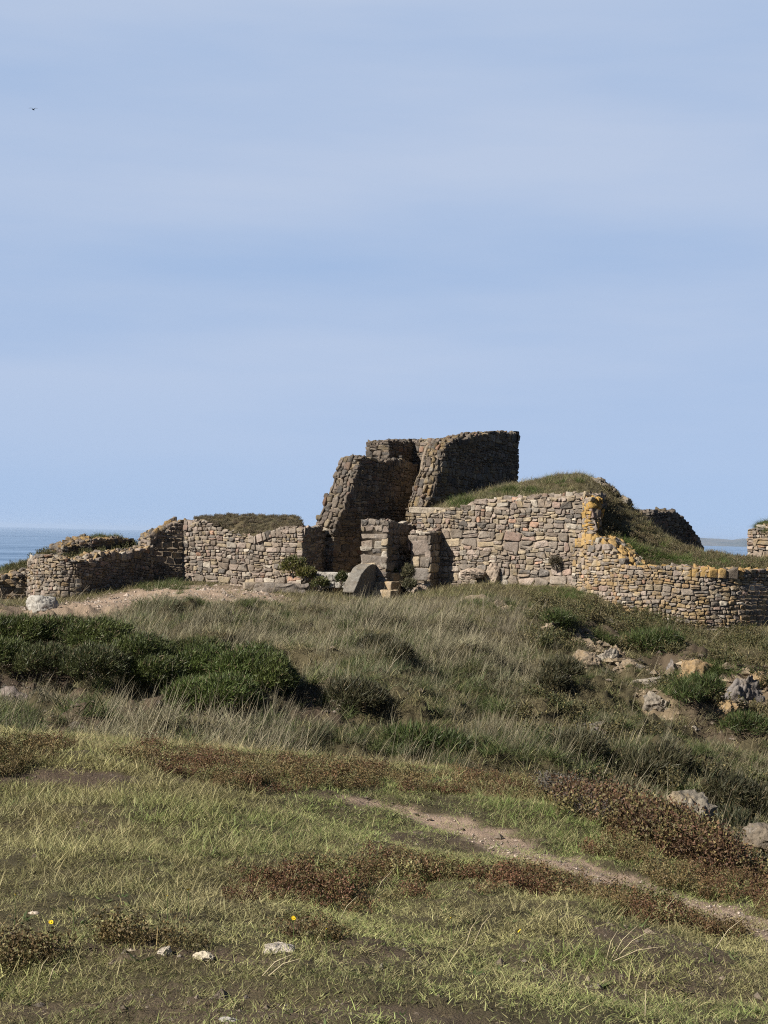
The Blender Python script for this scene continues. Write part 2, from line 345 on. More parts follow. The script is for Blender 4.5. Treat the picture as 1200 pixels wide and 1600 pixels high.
# ------------------------------------------------------------------ rubble walls
PAL = np.array([(.27, .225, .18), (.31, .25, .205), (.33, .265, .18), (.17, .15, .13), (.36, .225, .155), (.41, .36, .29), (.25, .20, .155), (.30, .215, .17)])
PALW = np.array([.26, .19, .16, .11, .025, .09, .125, .04])
def stones(m, mapf, L, vlo, vhi, rng, hr=(.08, .25), asp=(.9, 2.3), gap=.006, depth=.021, tone=1.0, lichen=0.0, holes=(), ext=(.03, .03), big=()):
    us = np.linspace(0, L, 60); v = float(np.min(vlo(us))) - .1; vmax = float(np.max(vhi(us)))
    sd = int(rng.integers(1e6)); K = 16; th = np.arange(K) / K * 2 * math.pi + math.pi / K
    def warp(u, v): return u + .05 * (vn2(u * 2.3, v * 5.1, sd) - .5), v + .22 * (fbm(u * 1.3, v * 1.6, sd + 5, 2) - .5)
    ring_s = [1.0, 1.0, .95, .80, .40]; ring_d = [-.12, -.005, .72, 1.0, 1.04]
    for bu in big: _one(m, mapf, rng, *bu, K, th, ring_s, ring_d, gap, depth, tone, lichen, sd, True)
    while v < vmax:
        h = rng.uniform(*hr) if rng.random() < .7 else rng.uniform(hr[0], (hr[0] + hr[1]) / 2)
        u = -ext[0] - rng.random() * .15
        while u < L + ext[1]:
            w = np.clip(h * rng.uniform(*asp), hr[0] * .9, hr[1] * 2.3)
            if rng.random() < .12: w *= .6
            cuts = [(v, v + h)]
            if h > hr[0] * 1.9 and rng.random() < .35:
                a = rng.uniform(.35, .65) * h; cuts = [(v, v + a), (v + a, v + h)]
            for v0, v1 in cuts:
                u0, u1 = max(u, -ext[0]), min(u + w, L + ext[1])
                if u1 - u0 < .045: continue
                uc = np.clip((u0 + u1) / 2, 0, L); t = float(vhi(uc)); b = float(vlo(uc))
                if v0 > t - .035 or v1 < b - .12: continue
                v1_ = min(v1, t + rng.uniform(-.01, .035))
                if v1_ - v0 < .035: continue
                if any(hu[0] < uc < hu[1] and hu[2] < (v0 + v1) / 2 < hu[3] for hu in holes): continue
                if any(bu[0] < uc < bu[1] and bu[2] < (v0 + v1_) / 2 < bu[3] for bu in big): continue
                _one(m, mapf, rng, *warp(u0, v0)[:1], warp(u1, v0)[0], warp(uc, v0)[1], warp(uc, v1_)[1], K, th, ring_s, ring_d, gap, depth, tone, lichen, sd)
            u += w
        v += h
def _one(m, mapf, rng, u0, u1, v0, v1, K, th, ring_s, ring_d, gap, depth, tone, lichen, sd, sq=False):
    a = (u1 - u0) / 2 - gap * rng.uniform(.2, 1.1); b = (v1 - v0) / 2 - gap * rng.uniform(.2, 1.1); a = max(a, .018); b = max(b, .014)
    ex = 2 / (9 if sq else rng.uniform(4, 12))
    cx = np.sign(np.cos(th)) * np.abs(np.cos(th)) ** ex; cy = np.sign(np.sin(th)) * np.abs(np.sin(th)) ** ex
    cx = cx * (1 + rng.normal(0, .045, K)); cy = cy * (1 + rng.normal(0, .045, K))
    for _ in range(0 if sq else rng.integers(1, 4)):
        fa = math.pi / 4 + math.pi / 2 * rng.integers(4) + rng.normal(0, .35); o_ = rng.uniform(.82, 1.2); e_ = np.maximum(cx * math.cos(fa) + cy * math.sin(fa) - o_, 0); cx = cx - e_ * math.cos(fa); cy = cy - e_ * math.sin(fa)
    kx, ky, sk = rng.normal(0, .03 if sq else .16, 3); X = a * cx * (1 + kx * cy) + sk * b * cy * .6; Yv = b * cy * (1 + ky * cx)
    rt = rng.normal(0, .08); X, Yv = X * math.cos(rt) - Yv * math.sin(rt), X * math.sin(rt) + Yv * math.cos(rt)
    d = min(depth * rng.uniform(.35, 1.5), .8 * b + .01); tx, ty = rng.normal(0, .35, 2)
    S = np.array(ring_s)[:, None]; uu = (u0 + u1) / 2 + S * X; vv = (v0 + v1) / 2 + S * Yv
    dd = np.array(ring_d)[:, None] * np.ones(K); pos = dd > 0
    dd = np.where(pos, dd * d * (1 + tx * S * cx + ty * S * cy) + rng.normal(0, .13, dd.shape) * d, dd)
    uu = np.append(uu.ravel(), (u0 + u1) / 2); vv = np.append(vv.ravel(), (v0 + v1) / 2); dd = np.append(dd.ravel(), d * 1.02)
    p, nn = mapf(uu, vv); V = p + nn * dd[:, None]
    q = grid_quads(5, K, True); c = 5 * K; t = [[4 * K + j, 4 * K + (j + 1) % K, c] for j in range(K)]
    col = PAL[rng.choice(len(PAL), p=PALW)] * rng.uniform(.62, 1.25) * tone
    m.add(V, q, t, col=(*col, lichen * (rng.random() < .6)))

class Wall:
    pass
def wall(name, label, plan, top, bot, thick, seed, tone=1.0, lichen=.15, mat=None, cat='ruined wall', group=None, caps=(True, True), top_st=True, rag=.05, hr=(.045, .185), back=False, holes=(), big=(), depth=.021, topl=None, parent=None, taper=None):
    rng = np.random.default_rng(seed); w = Wall()
    q = np.array([P(a, 870, b)[:2] for a, b in plan]); s = np.concatenate([[0], np.cumsum(np.hypot(*np.diff(q, axis=0).T))]); L = s[-1]
    if len(q) > 2:   # smooth bend
        N = 200; uu = np.linspace(0, L, N); xy = np.stack([np.interp(uu, s, q[:, k]) for k in (0, 1)], 1)
        kk = max(3, int(N / len(q) * .5)); g = np.hanning(2 * kk + 1); g /= g.sum()
        e0 = xy[0] + (xy[0] - xy[1]) * np.arange(kk, 0, -1)[:, None]; e1 = xy[-1] + (xy[-1] - xy[-2]) * np.arange(1, kk + 1)[:, None]
        xp = np.concatenate([e0, xy, e1]); xy = np.stack([np.convolve(xp[:, k], g, 'valid') for k in (0, 1)], 1)
    else:
        uu = np.linspace(0, L, 60); xy = np.stack([np.interp(uu, s, q[:, k]) for k in (0, 1)], 1)
    s2 = np.concatenate([[0], np.cumsum(np.hypot(*np.diff(xy, axis=0).T))]); L = s2[-1]
    d = np.gradient(xy, s2, axis=0); d /= np.linalg.norm(d, axis=1)[:, None]; nrm = np.stack([d[:, 1], -d[:, 0]], 1)
    pxs = np.empty(len(xy))
    for i, (x, y) in enumerate(xy): pxs[i] = 600 + (x - P(600, 870, y)[0]) / y * F
    tp = np.interp(pxs, [a for a, b in top], [b for a, b in top]); bp = np.interp(pxs, [a for a, b in bot], [b for a, b in bot])
    zt = P(pxs, tp, xy[:, 1])[:, 2]; zb = P(pxs, bp, xy[:, 1])[:, 2] - .12
    zt = zt + (fbm(s2 * 2.6, s2 * 0 + seed, seed, 3) - .5) * 2 * rag
    vhi = lambda u: np.interp(u, s2, zt); vlo = lambda u: np.interp(u, s2, zb)
    def at(u):
        u = np.asarray(u, float); x = np.interp(u, s2, xy[:, 0]); y = np.interp(u, s2, xy[:, 1])
        nx = np.interp(u, s2, nrm[:, 0]); ny = np.interp(u, s2, nrm[:, 1])
        ov = np.where(u < 0, u, np.where(u > L, u - L, 0)); k = np.where(u < 0, 0, -1)
        return np.stack([x + d[k, 0] * ov, y + d[k, 1] * ov], -1), np.stack([nx, ny], -1)
    def front(u, v):
        p, n = at(u); return np.c_[p, v], np.c_[n, np.zeros(len(p))]
    m = MB()
    stones(m, front, L, vlo, vhi, rng, hr, tone=tone, lichen=lichen, holes=holes, big=big, depth=depth)
    ins = .016; us = np.arange(0, L + 1e-6, L / max(2, int(L / .07))); p, n = at(us)
    us_t = vhi(us) - .04; f = p - n * ins; b = p - n * (thick - ins)
    core = np.stack([np.c_[f, vlo(us) - .3], np.c_[f, us_t], np.c_[b, us_t], np.c_[b, vlo(us) - .3]], 0)
    k = len(us); qd = grid_quads(4, k)[:, ::-1]
    e = [[0, k, 2 * k, 3 * k], [k - 1, 4 * k - 1, 3 * k - 1, 2 * k - 1]]
    m.add(core, np.concatenate([qd, e]), col=(.15, .12, .1, 0), mat=1)
    def cap(u0, sgn):
        pp, nn = at(np.array([u0])); pp, nn = pp[0], nn[0]; dd = d[0] if sgn < 0 else d[-1]; out = dd * sgn
        def f(u, v):
            uo = (thick - u) if sgn < 0 else u
            return np.c_[pp[0] - nn[0] * uo, pp[1] - nn[1] * uo, v], np.tile([out[0], out[1], 0], (len(u), 1))
        t = float(vhi(u0)); bb = float(vlo(u0))
        if t - bb > .15: stones(m, f, thick, lambda u: np.full(np.shape(u), bb), lambda u: np.full(np.shape(u), t), rng, hr, tone=tone, lichen=lichen, big=[(x[0] * thick, x[1] * thick, P(plan[0][0], x[2], plan[0][1])[2], P(plan[0][0], x[3], plan[0][1])[2]) for x in (taper or ())] if sgn < 0 else ())
    if caps[0]: cap(0.0, -1)
    if caps[1]: cap(L, 1)
    if top_st:
        prof = np.concatenate([[0], np.cumsum(np.hypot(np.diff(s2), np.diff(zt)))]); LT = prof[-1]
        sl_u = np.gradient(s2, prof + 1e-9 * np.arange(len(prof))); sl_z = np.gradient(zt, prof + 1e-9 * np.arange(len(prof)))
        kk = 7; g = np.ones(kk) / kk
        sl_u = np.convolve(np.pad(sl_u, kk // 2, 'edge'), g, 'valid'); sl_z = np.convolve(np.pad(sl_z, kk // 2, 'edge'), g, 'valid')
        def ft(u, v):
            uq = np.interp(u, prof, s2); z = np.interp(u, prof, zt); p, n = at(uq); dd = np.stack([np.interp(uq, s2, d[:, 0]), np.interp(uq, s2, d[:, 1])], -1)
            a = np.interp(u, prof, sl_u)[:, None]; c = np.interp(u, prof, sl_z)[:, None]; ln = np.sqrt(a * a + c * c); a, c = a / ln, c / ln
            return np.c_[p - n * v[:, None], z - .03], np.c_[-dd * c, a]
        stones(m, ft, LT, lambda u: np.zeros(np.shape(u)) + .1, lambda u: np.full(np.shape(u), thick), rng, (.09, .2), (.8, 1.7), tone=tone * .95, lichen=lichen if topl is None else topl, depth=.06)
    if back:
        def fb(u, v):
            p, n = at(u); return np.c_[p - n * thick, v], np.c_[-n, np.zeros(len(p))]
        stones(m, fb, L, vlo, vhi, rng, hr, tone=tone, lichen=lichen)
    o = m.build(name, [mat or STONE, MORTAR], parent)
    if parent is None: recenter(o); tag(o, label, cat, group)
    w.o = o; w.at = at; w.L = L; w.vhi = vhi; w.thick = thick
    return w

G1 = 'walls of the ruined fort'
wall('rubble_wall', 'low stretch of pale rubble wall running out of the picture at its left edge', [(-170, 33.6), (48, 35.0)], [(-170, 935), (0, 905), (22, 897), (48, 892)], [(-170, 975), (0, 946), (48, 940)], .6, 11, .85, .5, group=G1)
wall('curved_wall', 'low round bastion wall at the left, standing behind the whitish boulder', [(44, 34.3), (62, 33.6), (90, 33.25), (120, 33.25), (150, 33.7), (190, 34.7), (238, 35.9)], [(44, 872), (60, 869), (100, 876), (120, 879), (150, 873), (175, 866), (205, 861), (238, 856)], [(44, 940), (110, 940), (185, 930), (238, 915)], .55, 12, .85, .25, group=G1, topl=.5)
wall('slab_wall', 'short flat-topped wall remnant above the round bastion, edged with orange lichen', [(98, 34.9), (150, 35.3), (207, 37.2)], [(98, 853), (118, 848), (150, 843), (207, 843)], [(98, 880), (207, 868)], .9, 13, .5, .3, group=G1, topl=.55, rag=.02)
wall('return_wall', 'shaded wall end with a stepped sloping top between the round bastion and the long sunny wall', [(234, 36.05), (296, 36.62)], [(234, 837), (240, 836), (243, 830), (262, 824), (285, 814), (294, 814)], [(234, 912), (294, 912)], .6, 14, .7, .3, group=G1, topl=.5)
WC = wall('rubble_wall', 'sunlit straight rubble wall topped with heather, left of the tower', [(287, 36.5), (472, 34.8)], [(287, 815), (315, 813), (330, 822), (380, 835), (400, 838), (425, 828), (440, 824), (472, 824)], [(287, 915), (472, 915)], .8, 15, .92, .05, group=G1, rag=.03, hr=(.05, .205),
      big=[(2.05, 2.42, -99, -98)])
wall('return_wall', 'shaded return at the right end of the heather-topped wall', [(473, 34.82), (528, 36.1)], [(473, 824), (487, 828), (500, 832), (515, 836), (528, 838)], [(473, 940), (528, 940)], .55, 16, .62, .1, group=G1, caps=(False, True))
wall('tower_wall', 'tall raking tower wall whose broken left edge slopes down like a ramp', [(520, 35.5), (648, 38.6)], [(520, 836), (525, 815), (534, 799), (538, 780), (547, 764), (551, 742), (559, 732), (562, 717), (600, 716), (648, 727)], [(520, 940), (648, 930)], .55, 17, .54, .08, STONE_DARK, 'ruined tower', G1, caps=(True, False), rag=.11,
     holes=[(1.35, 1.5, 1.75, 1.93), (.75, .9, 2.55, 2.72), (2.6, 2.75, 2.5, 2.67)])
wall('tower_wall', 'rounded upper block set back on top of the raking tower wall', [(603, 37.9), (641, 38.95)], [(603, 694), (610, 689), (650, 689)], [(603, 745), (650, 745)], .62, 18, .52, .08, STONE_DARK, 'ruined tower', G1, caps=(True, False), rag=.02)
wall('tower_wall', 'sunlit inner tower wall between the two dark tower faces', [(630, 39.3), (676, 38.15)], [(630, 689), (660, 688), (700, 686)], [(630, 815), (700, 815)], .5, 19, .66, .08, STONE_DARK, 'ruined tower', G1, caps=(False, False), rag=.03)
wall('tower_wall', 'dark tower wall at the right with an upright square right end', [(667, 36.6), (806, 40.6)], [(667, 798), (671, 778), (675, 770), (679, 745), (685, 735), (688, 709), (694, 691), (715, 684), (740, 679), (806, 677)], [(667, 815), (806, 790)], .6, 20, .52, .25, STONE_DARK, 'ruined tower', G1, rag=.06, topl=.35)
WP1 = wall('gate_pier', 'gateway pier with a lit narrow front, left of the stone steps top', [(604, 34.1), (655, 35.9)], [(604, 813), (615, 816), (625, 820), (655, 822)], [(604, 945), (655, 940)], .62, 21, .85, 0, group=G1, caps=(True, False), hr=(.1, .22), rag=.02, taper=[(.0, 1.0, 888, 867), (.0, 1.0, 843, 834), (.0, .45, 858, 845), (.5, 1.0, 858, 845)])
wall('gate_pier', 'gateway pier of large squared blocks against the main wall, right of the steps', [(672, 34.2), (692, 34.75)], [(672, 832), (700, 828)], [(672, 945), (700, 940)], .5, 22, .95, 0, group=G1, caps=(True, False), hr=(.12, .26), rag=.015, taper=[(.02, .98, 868, 844), (.02, .98, 908, 888), (.02, .5, 887, 870), (.52, .98, 887, 870)])
def smooth_wall(name, label, plan, top, thick, seed, col, cat, lich=.1):
    a, b = [P(q[0], 900, q[1])[:2] for q in plan]; d = (b - a) / np.linalg.norm(b - a); nr = np.array([d[1], -d[0]]); k = 46; t = np.linspace(0, 1, k); xy = a + (b - a) * t[:, None]
    pxs = plan[0][0] + (plan[1][0] - plan[0][0]) * t; Ys = xy[:, 1]; zt = P(pxs, np.interp(pxs, [q[0] for q in top], [q[1] for q in top]), Ys)[:, 2]; zb = P(pxs, 940, Ys)[:, 2] - .2
    rows = []
    for f in np.linspace(0, 1, 26): rows.append(np.c_[xy, zb + (zt - zb) * f])
    for f in np.linspace(0, 1, 14)[1:]: rows.append(np.c_[xy - nr * thick * f, zt + .0 * f])
    for f in np.linspace(1, 0, 8)[1:]: rows.append(np.c_[xy - nr * thick, zb + (zt - zb) * f])
    V = np.array(rows); n3 = np.stack([fbm3(V * 5 + seed + 9 * q, seed + q, 4) - .5 for q in range(3)], -1); V = V + n3 * .045; n = len(rows)
    m = MB(); cl = np.asarray(col) * (.75 + .5 * fbm3(V * 4, seed + 7, 3))[..., None]
    cap = [[(n - 1 - q) * k, q * k, (q + 1) * k, (n - 2 - q) * k] for q in range(n // 2)]; cap2 = [[c[1] + k - 1, c[0] + k - 1, c[3] + k - 1, c[2] + k - 1] for c in cap]
    m.add(V, np.concatenate([grid_quads(n, k)[:, ::-1], cap, cap2]), col=np.c_[cl.reshape(-1, 3), np.full(n * k, lich)])
    return tag(recenter(m.build(name, STONE)), label, cat, G1)
smooth_wall('parapet_wall', 'low sloping wing wall with a dark side, left of the stone steps', [(555, 33.2), (594, 34.4)], [(555, 926), (559, 910), (565, 897), (574, 886), (580, 882), (594, 883)], .30, 23, (.19, .175, .15), 'ruined wall')
WG = wall('rubble_wall', 'large sunlit main wall of squared rubble below the grassy mound', [(652, 35.0), (919, 32.66)], [(652, 806), (668, 803), (700, 797), (725, 791), (760, 780), (820, 776), (926, 771)], [(652, 945), (700, 938), (780, 915), (850, 893), (926, 915)], .8, 24, 1.0, .12, group=G1, rag=.03, hr=(.045, .215), holes=[(.1, 3.9, -9, -8)])
wall('wall_edge', 'stepped wall end crusted with yellow lichen at the right of the main wall', [(910, 32.6), (922, 32.35), (936, 32.25), (966, 31.95)], [(910, 774), (919, 778), (924, 812), (930, 834), (945, 856), (966, 876)], [(912, 860), (968, 900)], .35, 25, 1.0, .9, group=G1, rag=.02, topl=1.0)
WH = wall('curved_wall', 'broad round bastion wall at the right, spotted with yellow lichen', [(897, 32.7), (930, 32.0), (985, 31.2), (1050, 30.9), (1100, 30.75), (1150, 30.8), (1200, 31.2), (1290, 32.6)], [(897, 846), (915, 838), (930, 842), (945, 852), (965, 871), (985, 885), (1040, 887), (1120, 892), (1200, 893), (1290, 890)], [(897, 922), (950, 945), (1000, 965), (1050, 976), (1100, 980), (1200, 975), (1290, 960)], .7, 26, 1.0, .45, group=G1, rag=.03, topl=.8)
wall('rubble_dome', 'rounded dark rubble hump behind the grassy mound', [(1000, 36.0), (1098, 38.4)], [(1000, 803), (1020, 800), (1040, 799), (1058, 803), (1075, 817), (1088, 836), (1098, 856)], [(1000, 890), (1098, 890)], 1.3, 27, .55, .05, STONE_DARK, group=G1, rag=.03)
wall('rubble_wall', 'small block of wall cut by the right edge of the picture', [(1169, 35.6), (1290, 34.4)], [(1169, 828), (1182, 824), (1200, 818), (1290, 810)], [(1169, 890), (1290, 890)], .7, 28, .9, .3, group=G1)

# stone blocks (steps, sills, slabs)
def block(m, c, size, rot=0, col=(.33, .28, .22), seed=0, lich=0, rough=.012):
    n = 9; g = np.linspace(-1, 1, n); V = []; Q = []; off = 0
    for ax in range(3):
        for s in (-1, 1):
            a, b = np.meshgrid(g, g, indexing='ij'); p = np.empty((n, n, 3)); p[..., ax] = s; p[..., (ax + 1) % 3] = a; p[..., (ax + 2) % 3] = b
            q = grid_quads(n, n) + off; Q.append(q if s < 0 else q[:, ::-1]); V.append(p.reshape(-1, 3)); off += n * n
    V = np.concatenate(V); hs = np.array(size) / 2; r = min(hs) * .3
    W = V * hs; inner = np.clip(W, -(hs - r), hs - r); dd = W - inner; ln = np.linalg.norm(dd, axis=1, keepdims=True); W = inner + dd / np.maximum(ln, 1e-9) * np.minimum(ln, r)
    W = W + (np.stack([fbm3(W * 7 + seed, seed + k) for k in range(3)], 1) - .5) * rough * 4
    ca, sa = math.cos(rot), math.sin(rot); W = np.stack([W[:, 0] * ca - W[:, 1] * sa, W[:, 0] * sa + W[:, 1] * ca, W[:, 2]], 1)
    m.add(W + np.asarray(c), np.concatenate(Q), col=(*col, lich))
ROT = -R(32)
st = empty('stone_steps', P(600, 925, 33.9)); tag(st, 'short flight of worn tan steps between the wing wall and the block pier', 'steps')
bpy.context.view_layer.update()
for i, (px, py, Y, w) in enumerate([(602, 929, 33.9, .52), (605, 916, 34.2, .48), (610, 902, 34.5, .42)]):
    m = MB(); c = P(px, py, Y); block(m, c - np.array(st.location), (w, .42, .21), ROT, (.36, .28, .19), 3 + i, .35)
    o = m.build('step', STONE, st)
m = MB(); c = P(522, 906, 34.2)
for k in range(6):
    for r_ in range(2):
        cc = P(497 + k * 9.5 + 3 * r_, 902 + r_ * 11 + .2 * k, 34.15); block(m, cc, (.17, .3, .15), ROT * .3, np.array((.42, .39, .34)) * RNG.uniform(.8, 1.1), 30 + k + 7 * r_, .1)
block(m, P(522, 896, 34.25), (.86, .36, .05), ROT * .3, (.48, .45, .40), 51)
tag(recenter(m.build('sill_wall', STONE)), 'low pale masonry sill across the dark tower opening', 'sill')
m = MB(); block(m, P(676, 798, 35.2), (1.0, .55, .14), ROT * .4, (.40, .34, .26), 61, .2)
tag(recenter(m.build('stone_slab', STONE)), 'long flat slab lying at the foot of the dark right tower wall', 'slab')
m = MB(); block(m, P(440, 920, 33.2), (1.15, .5, .2), -.1, (.2, .17, .14), 62, .1, .045); block(m, P(402, 915, 33.4), (.6, .4, .14), .2, (.3, .25, .19), 63, .1, .02)
tag(recenter(m.build('stone_ledge', STONE)), 'dark broken rock ledge below the small yellow-green bush', 'ledge')

# ------------------------------------------------------------------ earth mounds on the walls
MOUNDS = []
def mound(name, label, cols, seed, amp=.06, cat='mound', n=90, parent=None, col=((.05, .05, .028), (.11, .09, .055)), kind='structure'):
    ks = sorted(cols); k = len(cols[ks[0]]); pxf = np.linspace(ks[0], ks[-1], n)
    nodes = np.stack([np.stack([np.interp(pxf, ks, [cols[c][j][a] for c in ks]) for a in (0, 1)], 1) for j in range(k)], 1)   # n,k,2 (py,Y)
    t = np.linspace(0, k - 1, n); i0 = np.minimum(t.astype(int), k - 2); f = (t - i0)
    nd = nodes[:, i0] * (1 - f)[None, :, None] + nodes[:, i0 + 1] * f[None, :, None]
    g = np.hanning(9); g /= g.sum(); py = np.pad(nd[..., 0], ((0, 0), (4, 4)), 'edge'); pys = sum(g[a] * py[:, a:a + n] for a in range(9)); nd[..., 0] = pys
    p = P(pxf[:, None] * np.ones(n), nd[..., 0], nd[..., 1])
    p[..., 2] += (fbm(p[..., 0] * 2.5, p[..., 1] * 2.5, seed, 4) - .5) * 2 * amp
    m = MB(); nn = fbm(p[..., 0] * 3, p[..., 1] * 3, seed + 5, 4).ravel(); c = lerp(col[0], col[1], nn)
    m.add(p, grid_quads(n, n)[:, ::-1], col=np.c_[c, np.ones(len(c))])
    o = m.build(name, GROUND, parent)
    if parent is None: tag(o, label, cat, kind=kind)
    MOUNDS.append((p, name, seed)); return p
M_MAIN = mound('mound_terrain', 'grassy earth mound piled behind the main wall and right bastion', {
 680: [(806, 34.9), (801, 35.2), (797, 35.6), (797, 36.2), (830, 37)],
 725: [(797, 34.5), (786, 35.0), (780, 35.6), (783, 36.6), (820, 38)],
 765: [(786, 34.2), (772, 35.0), (766, 35.8), (768, 37.2), (810, 39)],
 810: [(783, 33.8), (766, 34.8), (754, 36.0), (760, 37.6), (810, 41)],
 860: [(780, 33.4), (756, 34.6), (745, 35.8), (750, 37.2), (820, 41)],
 905: [(780, 32.9), (752, 34.4), (740, 35.5), (748, 37.0), (830, 41)],
 930: [(824, 32.5), (772, 33.3), (748, 35.5), (756, 37.0), (840, 41)],
 945: [(850, 32.25), (795, 33.1), (757, 35.3), (764, 36.8), (840, 40.5)],
 960: [(872, 32.05), (818, 33.1), (770, 35.2), (775, 36.6), (840, 40)],
 985: [(888, 31.6), (838, 33.0), (787, 35.0), (800, 36.4), (840, 39)],
 1020: [(892, 31.4), (856, 33.0), (822, 34.8), (835, 36.4), (860, 39)],
 1060: [(894, 31.3), (868, 33.0), (852, 34.5), (860, 36.4), (880, 39)],
 1100: [(896, 31.4), (876, 33.0), (864, 34.4), (872, 36.4), (885, 39)],
 1150: [(897, 31.9), (884, 33.2), (872, 34.4), (876, 36.4), (885, 39)],
 1290: [(896, 34.0), (890, 34.6), (882, 35.2), (884, 36.4), (890, 39)]}, 81)
M_LEFT = mound('mound_terrain', 'grassy bank behind the left walls, above the sea', {
 -170: [(945, 34.2), (940, 35), (935, 35.8), (945, 37), (990, 40)], 0: [(912, 35.2), (902, 35.6), (893, 36.2), (900, 37.4), (960, 40)], 45: [(896, 35.2), (886, 35.6), (874, 36.2), (880, 37.4), (960, 40)],
 70: [(880, 34.2), (870, 35.0), (864, 36.0), (872, 37.4), (950, 40)], 110: [(884, 33.9), (866, 35.2), (849, 36.4), (856, 37.4), (940, 40)], 150: [(878, 34.2), (856, 35.4), (839, 36.6), (846, 37.6), (930, 40)],
 185: [(870, 35.2), (858, 36.2), (841, 37.0), (850, 37.8), (925, 40)], 207: [(866, 36.0), (862, 36.6), (848, 37.2), (858, 37.9), (925, 40)], 232: [(864, 36.4), (864, 36.8), (863, 37.2), (875, 38), (925, 40)]}, 83, .04)
M_CAP = mound('turf_cap', '', {
 300: [(818, 36.6), (813, 36.7), (812, 36.9), (816, 37.2), (850, 37.6)], 320: [(820, 36.25), (811, 36.4), (808, 36.7), (812, 37.1), (850, 37.6)], 360: [(832, 35.8), (816, 36.1), (808, 36.5), (812, 37.0), (850, 37.5)],
 400: [(842, 35.45), (820, 35.8), (807, 36.3), (812, 36.9), (850, 37.4)], 430: [(830, 35.2), (815, 35.5), (808, 36.0), (814, 36.7), (850, 37.3)], 455: [(828, 35.0), (818, 35.3), (807, 35.7), (814, 36.3), (850, 37)],
 468: [(828, 34.95), (820, 35.2), (811, 35.5), (818, 36.0), (850, 36.6)], 480: [(834, 35.2), (829, 35.4), (826, 35.6), (830, 36.0), (850, 36.6)]}, 85, .07, n=60, kind=None)
tag(bpy.data.objects['turf_cap'], None)
_c = bpy.data.objects['turf_cap']; _c.parent = WC.o; _c.matrix_parent_inverse = Matrix.Translation(-Vector(WC.o.location))
M_J = mound('mound_terrain', 'small green mound on top of the wall block at the right picture edge', {1185: [(834, 35.4), (826, 35.6), (822, 35.9), (828, 36.3), (850, 37)], 1200: [(830, 35.3), (822, 35.6), (816, 36), (822, 36.5), (850, 37)], 1290: [(824, 34.6), (812, 35), (806, 35.6), (812, 36.3), (840, 37)]}, 87, .04, n=40)

# ------------------------------------------------------------------ grass: clump prototypes + scattered points
PROT = {}
def blades(m, n, rad, ln, wd, lean, curve, rng, straw_p=.3, az=None, segs=3, straw_v=(.5, 1.0)):
    a = rng.uniform(0, 2 * math.pi, n); r = rad * np.sqrt(rng.random(n)); bx, by = r * np.cos(a), r * np.sin(a)
    az_ = rng.uniform(0, 2 * math.pi, n) if az is None else az[0] + rng.normal(0, az[1], n)
    L = rng.uniform(*ln, n); le = rng.uniform(*lean, n); cv = rng.uniform(*curve, n); w = rng.uniform(*wd, n)
    yaw = rng.uniform(0, math.pi, n); sx, sy = np.cos(yaw), np.sin(yaw)
    strawv = np.where(rng.random(n) < straw_p, rng.uniform(*straw_v, n), rng.uniform(0, .25, n)); br = rng.random(n)
    K = segs + 1; T = np.linspace(0, 1, K); pos = np.zeros((n, K, 3)); p = np.stack([bx, by, np.zeros(n) - .01], 1); pos[:, 0] = p
    for k in range(1, K):
        ang = le + cv * T[k - .0 if False else k]; st_ = L / segs
        p = p + np.stack([np.sin(ang) * np.cos(az_) * st_, np.sin(ang) * np.sin(az_) * st_, np.cos(ang) * st_], 1); pos[:, k] = p
    hw = (w[:, None] / 2) * np.array([1.0, .9, .6, .0, 0, 0][:K] if segs == 3 else np.linspace(1, .05, K))[None]
    off = np.stack([sx[:, None] * hw, sy[:, None] * hw, 0 * hw], -1); Vl = pos - off; Vr = pos + off
    V = np.stack([Vl, Vr], 2).reshape(n, K * 2, 3); base = (np.arange(n) * K * 2)[:, None, None]
    q = np.array([[2 * k, 2 * k + 1, 2 * k + 3, 2 * k + 2] for k in range(segs)])[None] + base
    c = np.stack([np.broadcast_to(strawv[:, None], (n, K * 2)), np.broadcast_to(br[:, None], (n, K * 2)), np.broadcast_to(np.repeat(T, 2)[None], (n, K * 2)), np.ones((n, K * 2))], -1)
    m.add(V, q.reshape(-1, 4), col=c.reshape(-1, 4))
def sprigs(m, n, rad, ln, rng, leaf, nleaf, leaf_len, straw_p=.15, hlean=(.1, .7)):
    """woody heather stems carrying many tiny leaves"""
    for _ in range(n):
        a = rng.uniform(0, 6.28); r = rad * math.sqrt(rng.random()); b = np.array([r * math.cos(a), r * math.sin(a), -.01]); le = rng.uniform(*hlean); az = rng.uniform(0, 6.28); L = rng.uniform(*ln)
        d = np.array([math.sin(le) * math.cos(az), math.sin(le) * math.sin(az), math.cos(le)])
        t = rng.uniform(.25, 1.0, nleaf); c = b + d * (t * L)[:, None] + rng.normal(0, .006, (nleaf, 3))
        u = rng.normal(0, 1, (nleaf, 3)) + d * .8; u /= np.linalg.norm(u, axis=1)[:, None]; v = np.cross(u, rng.normal(0, 1, (nleaf, 3))); v /= np.linalg.norm(v, axis=1)[:, None]
        V = np.stack([c - v * leaf, c + v * leaf, c + u * leaf_len + v * leaf * .3], 1).reshape(-1, 3)
        col = np.ones((nleaf * 3, 4)); col[:, 0] = np.repeat(np.where(rng.random(nleaf) < straw_p, .8, rng.uniform(0, .3, nleaf)), 3); col[:, 1] = np.repeat(rng.random(nleaf), 3)
        m.add(V, tris=np.arange(nleaf * 3).reshape(-1, 3), col=col)
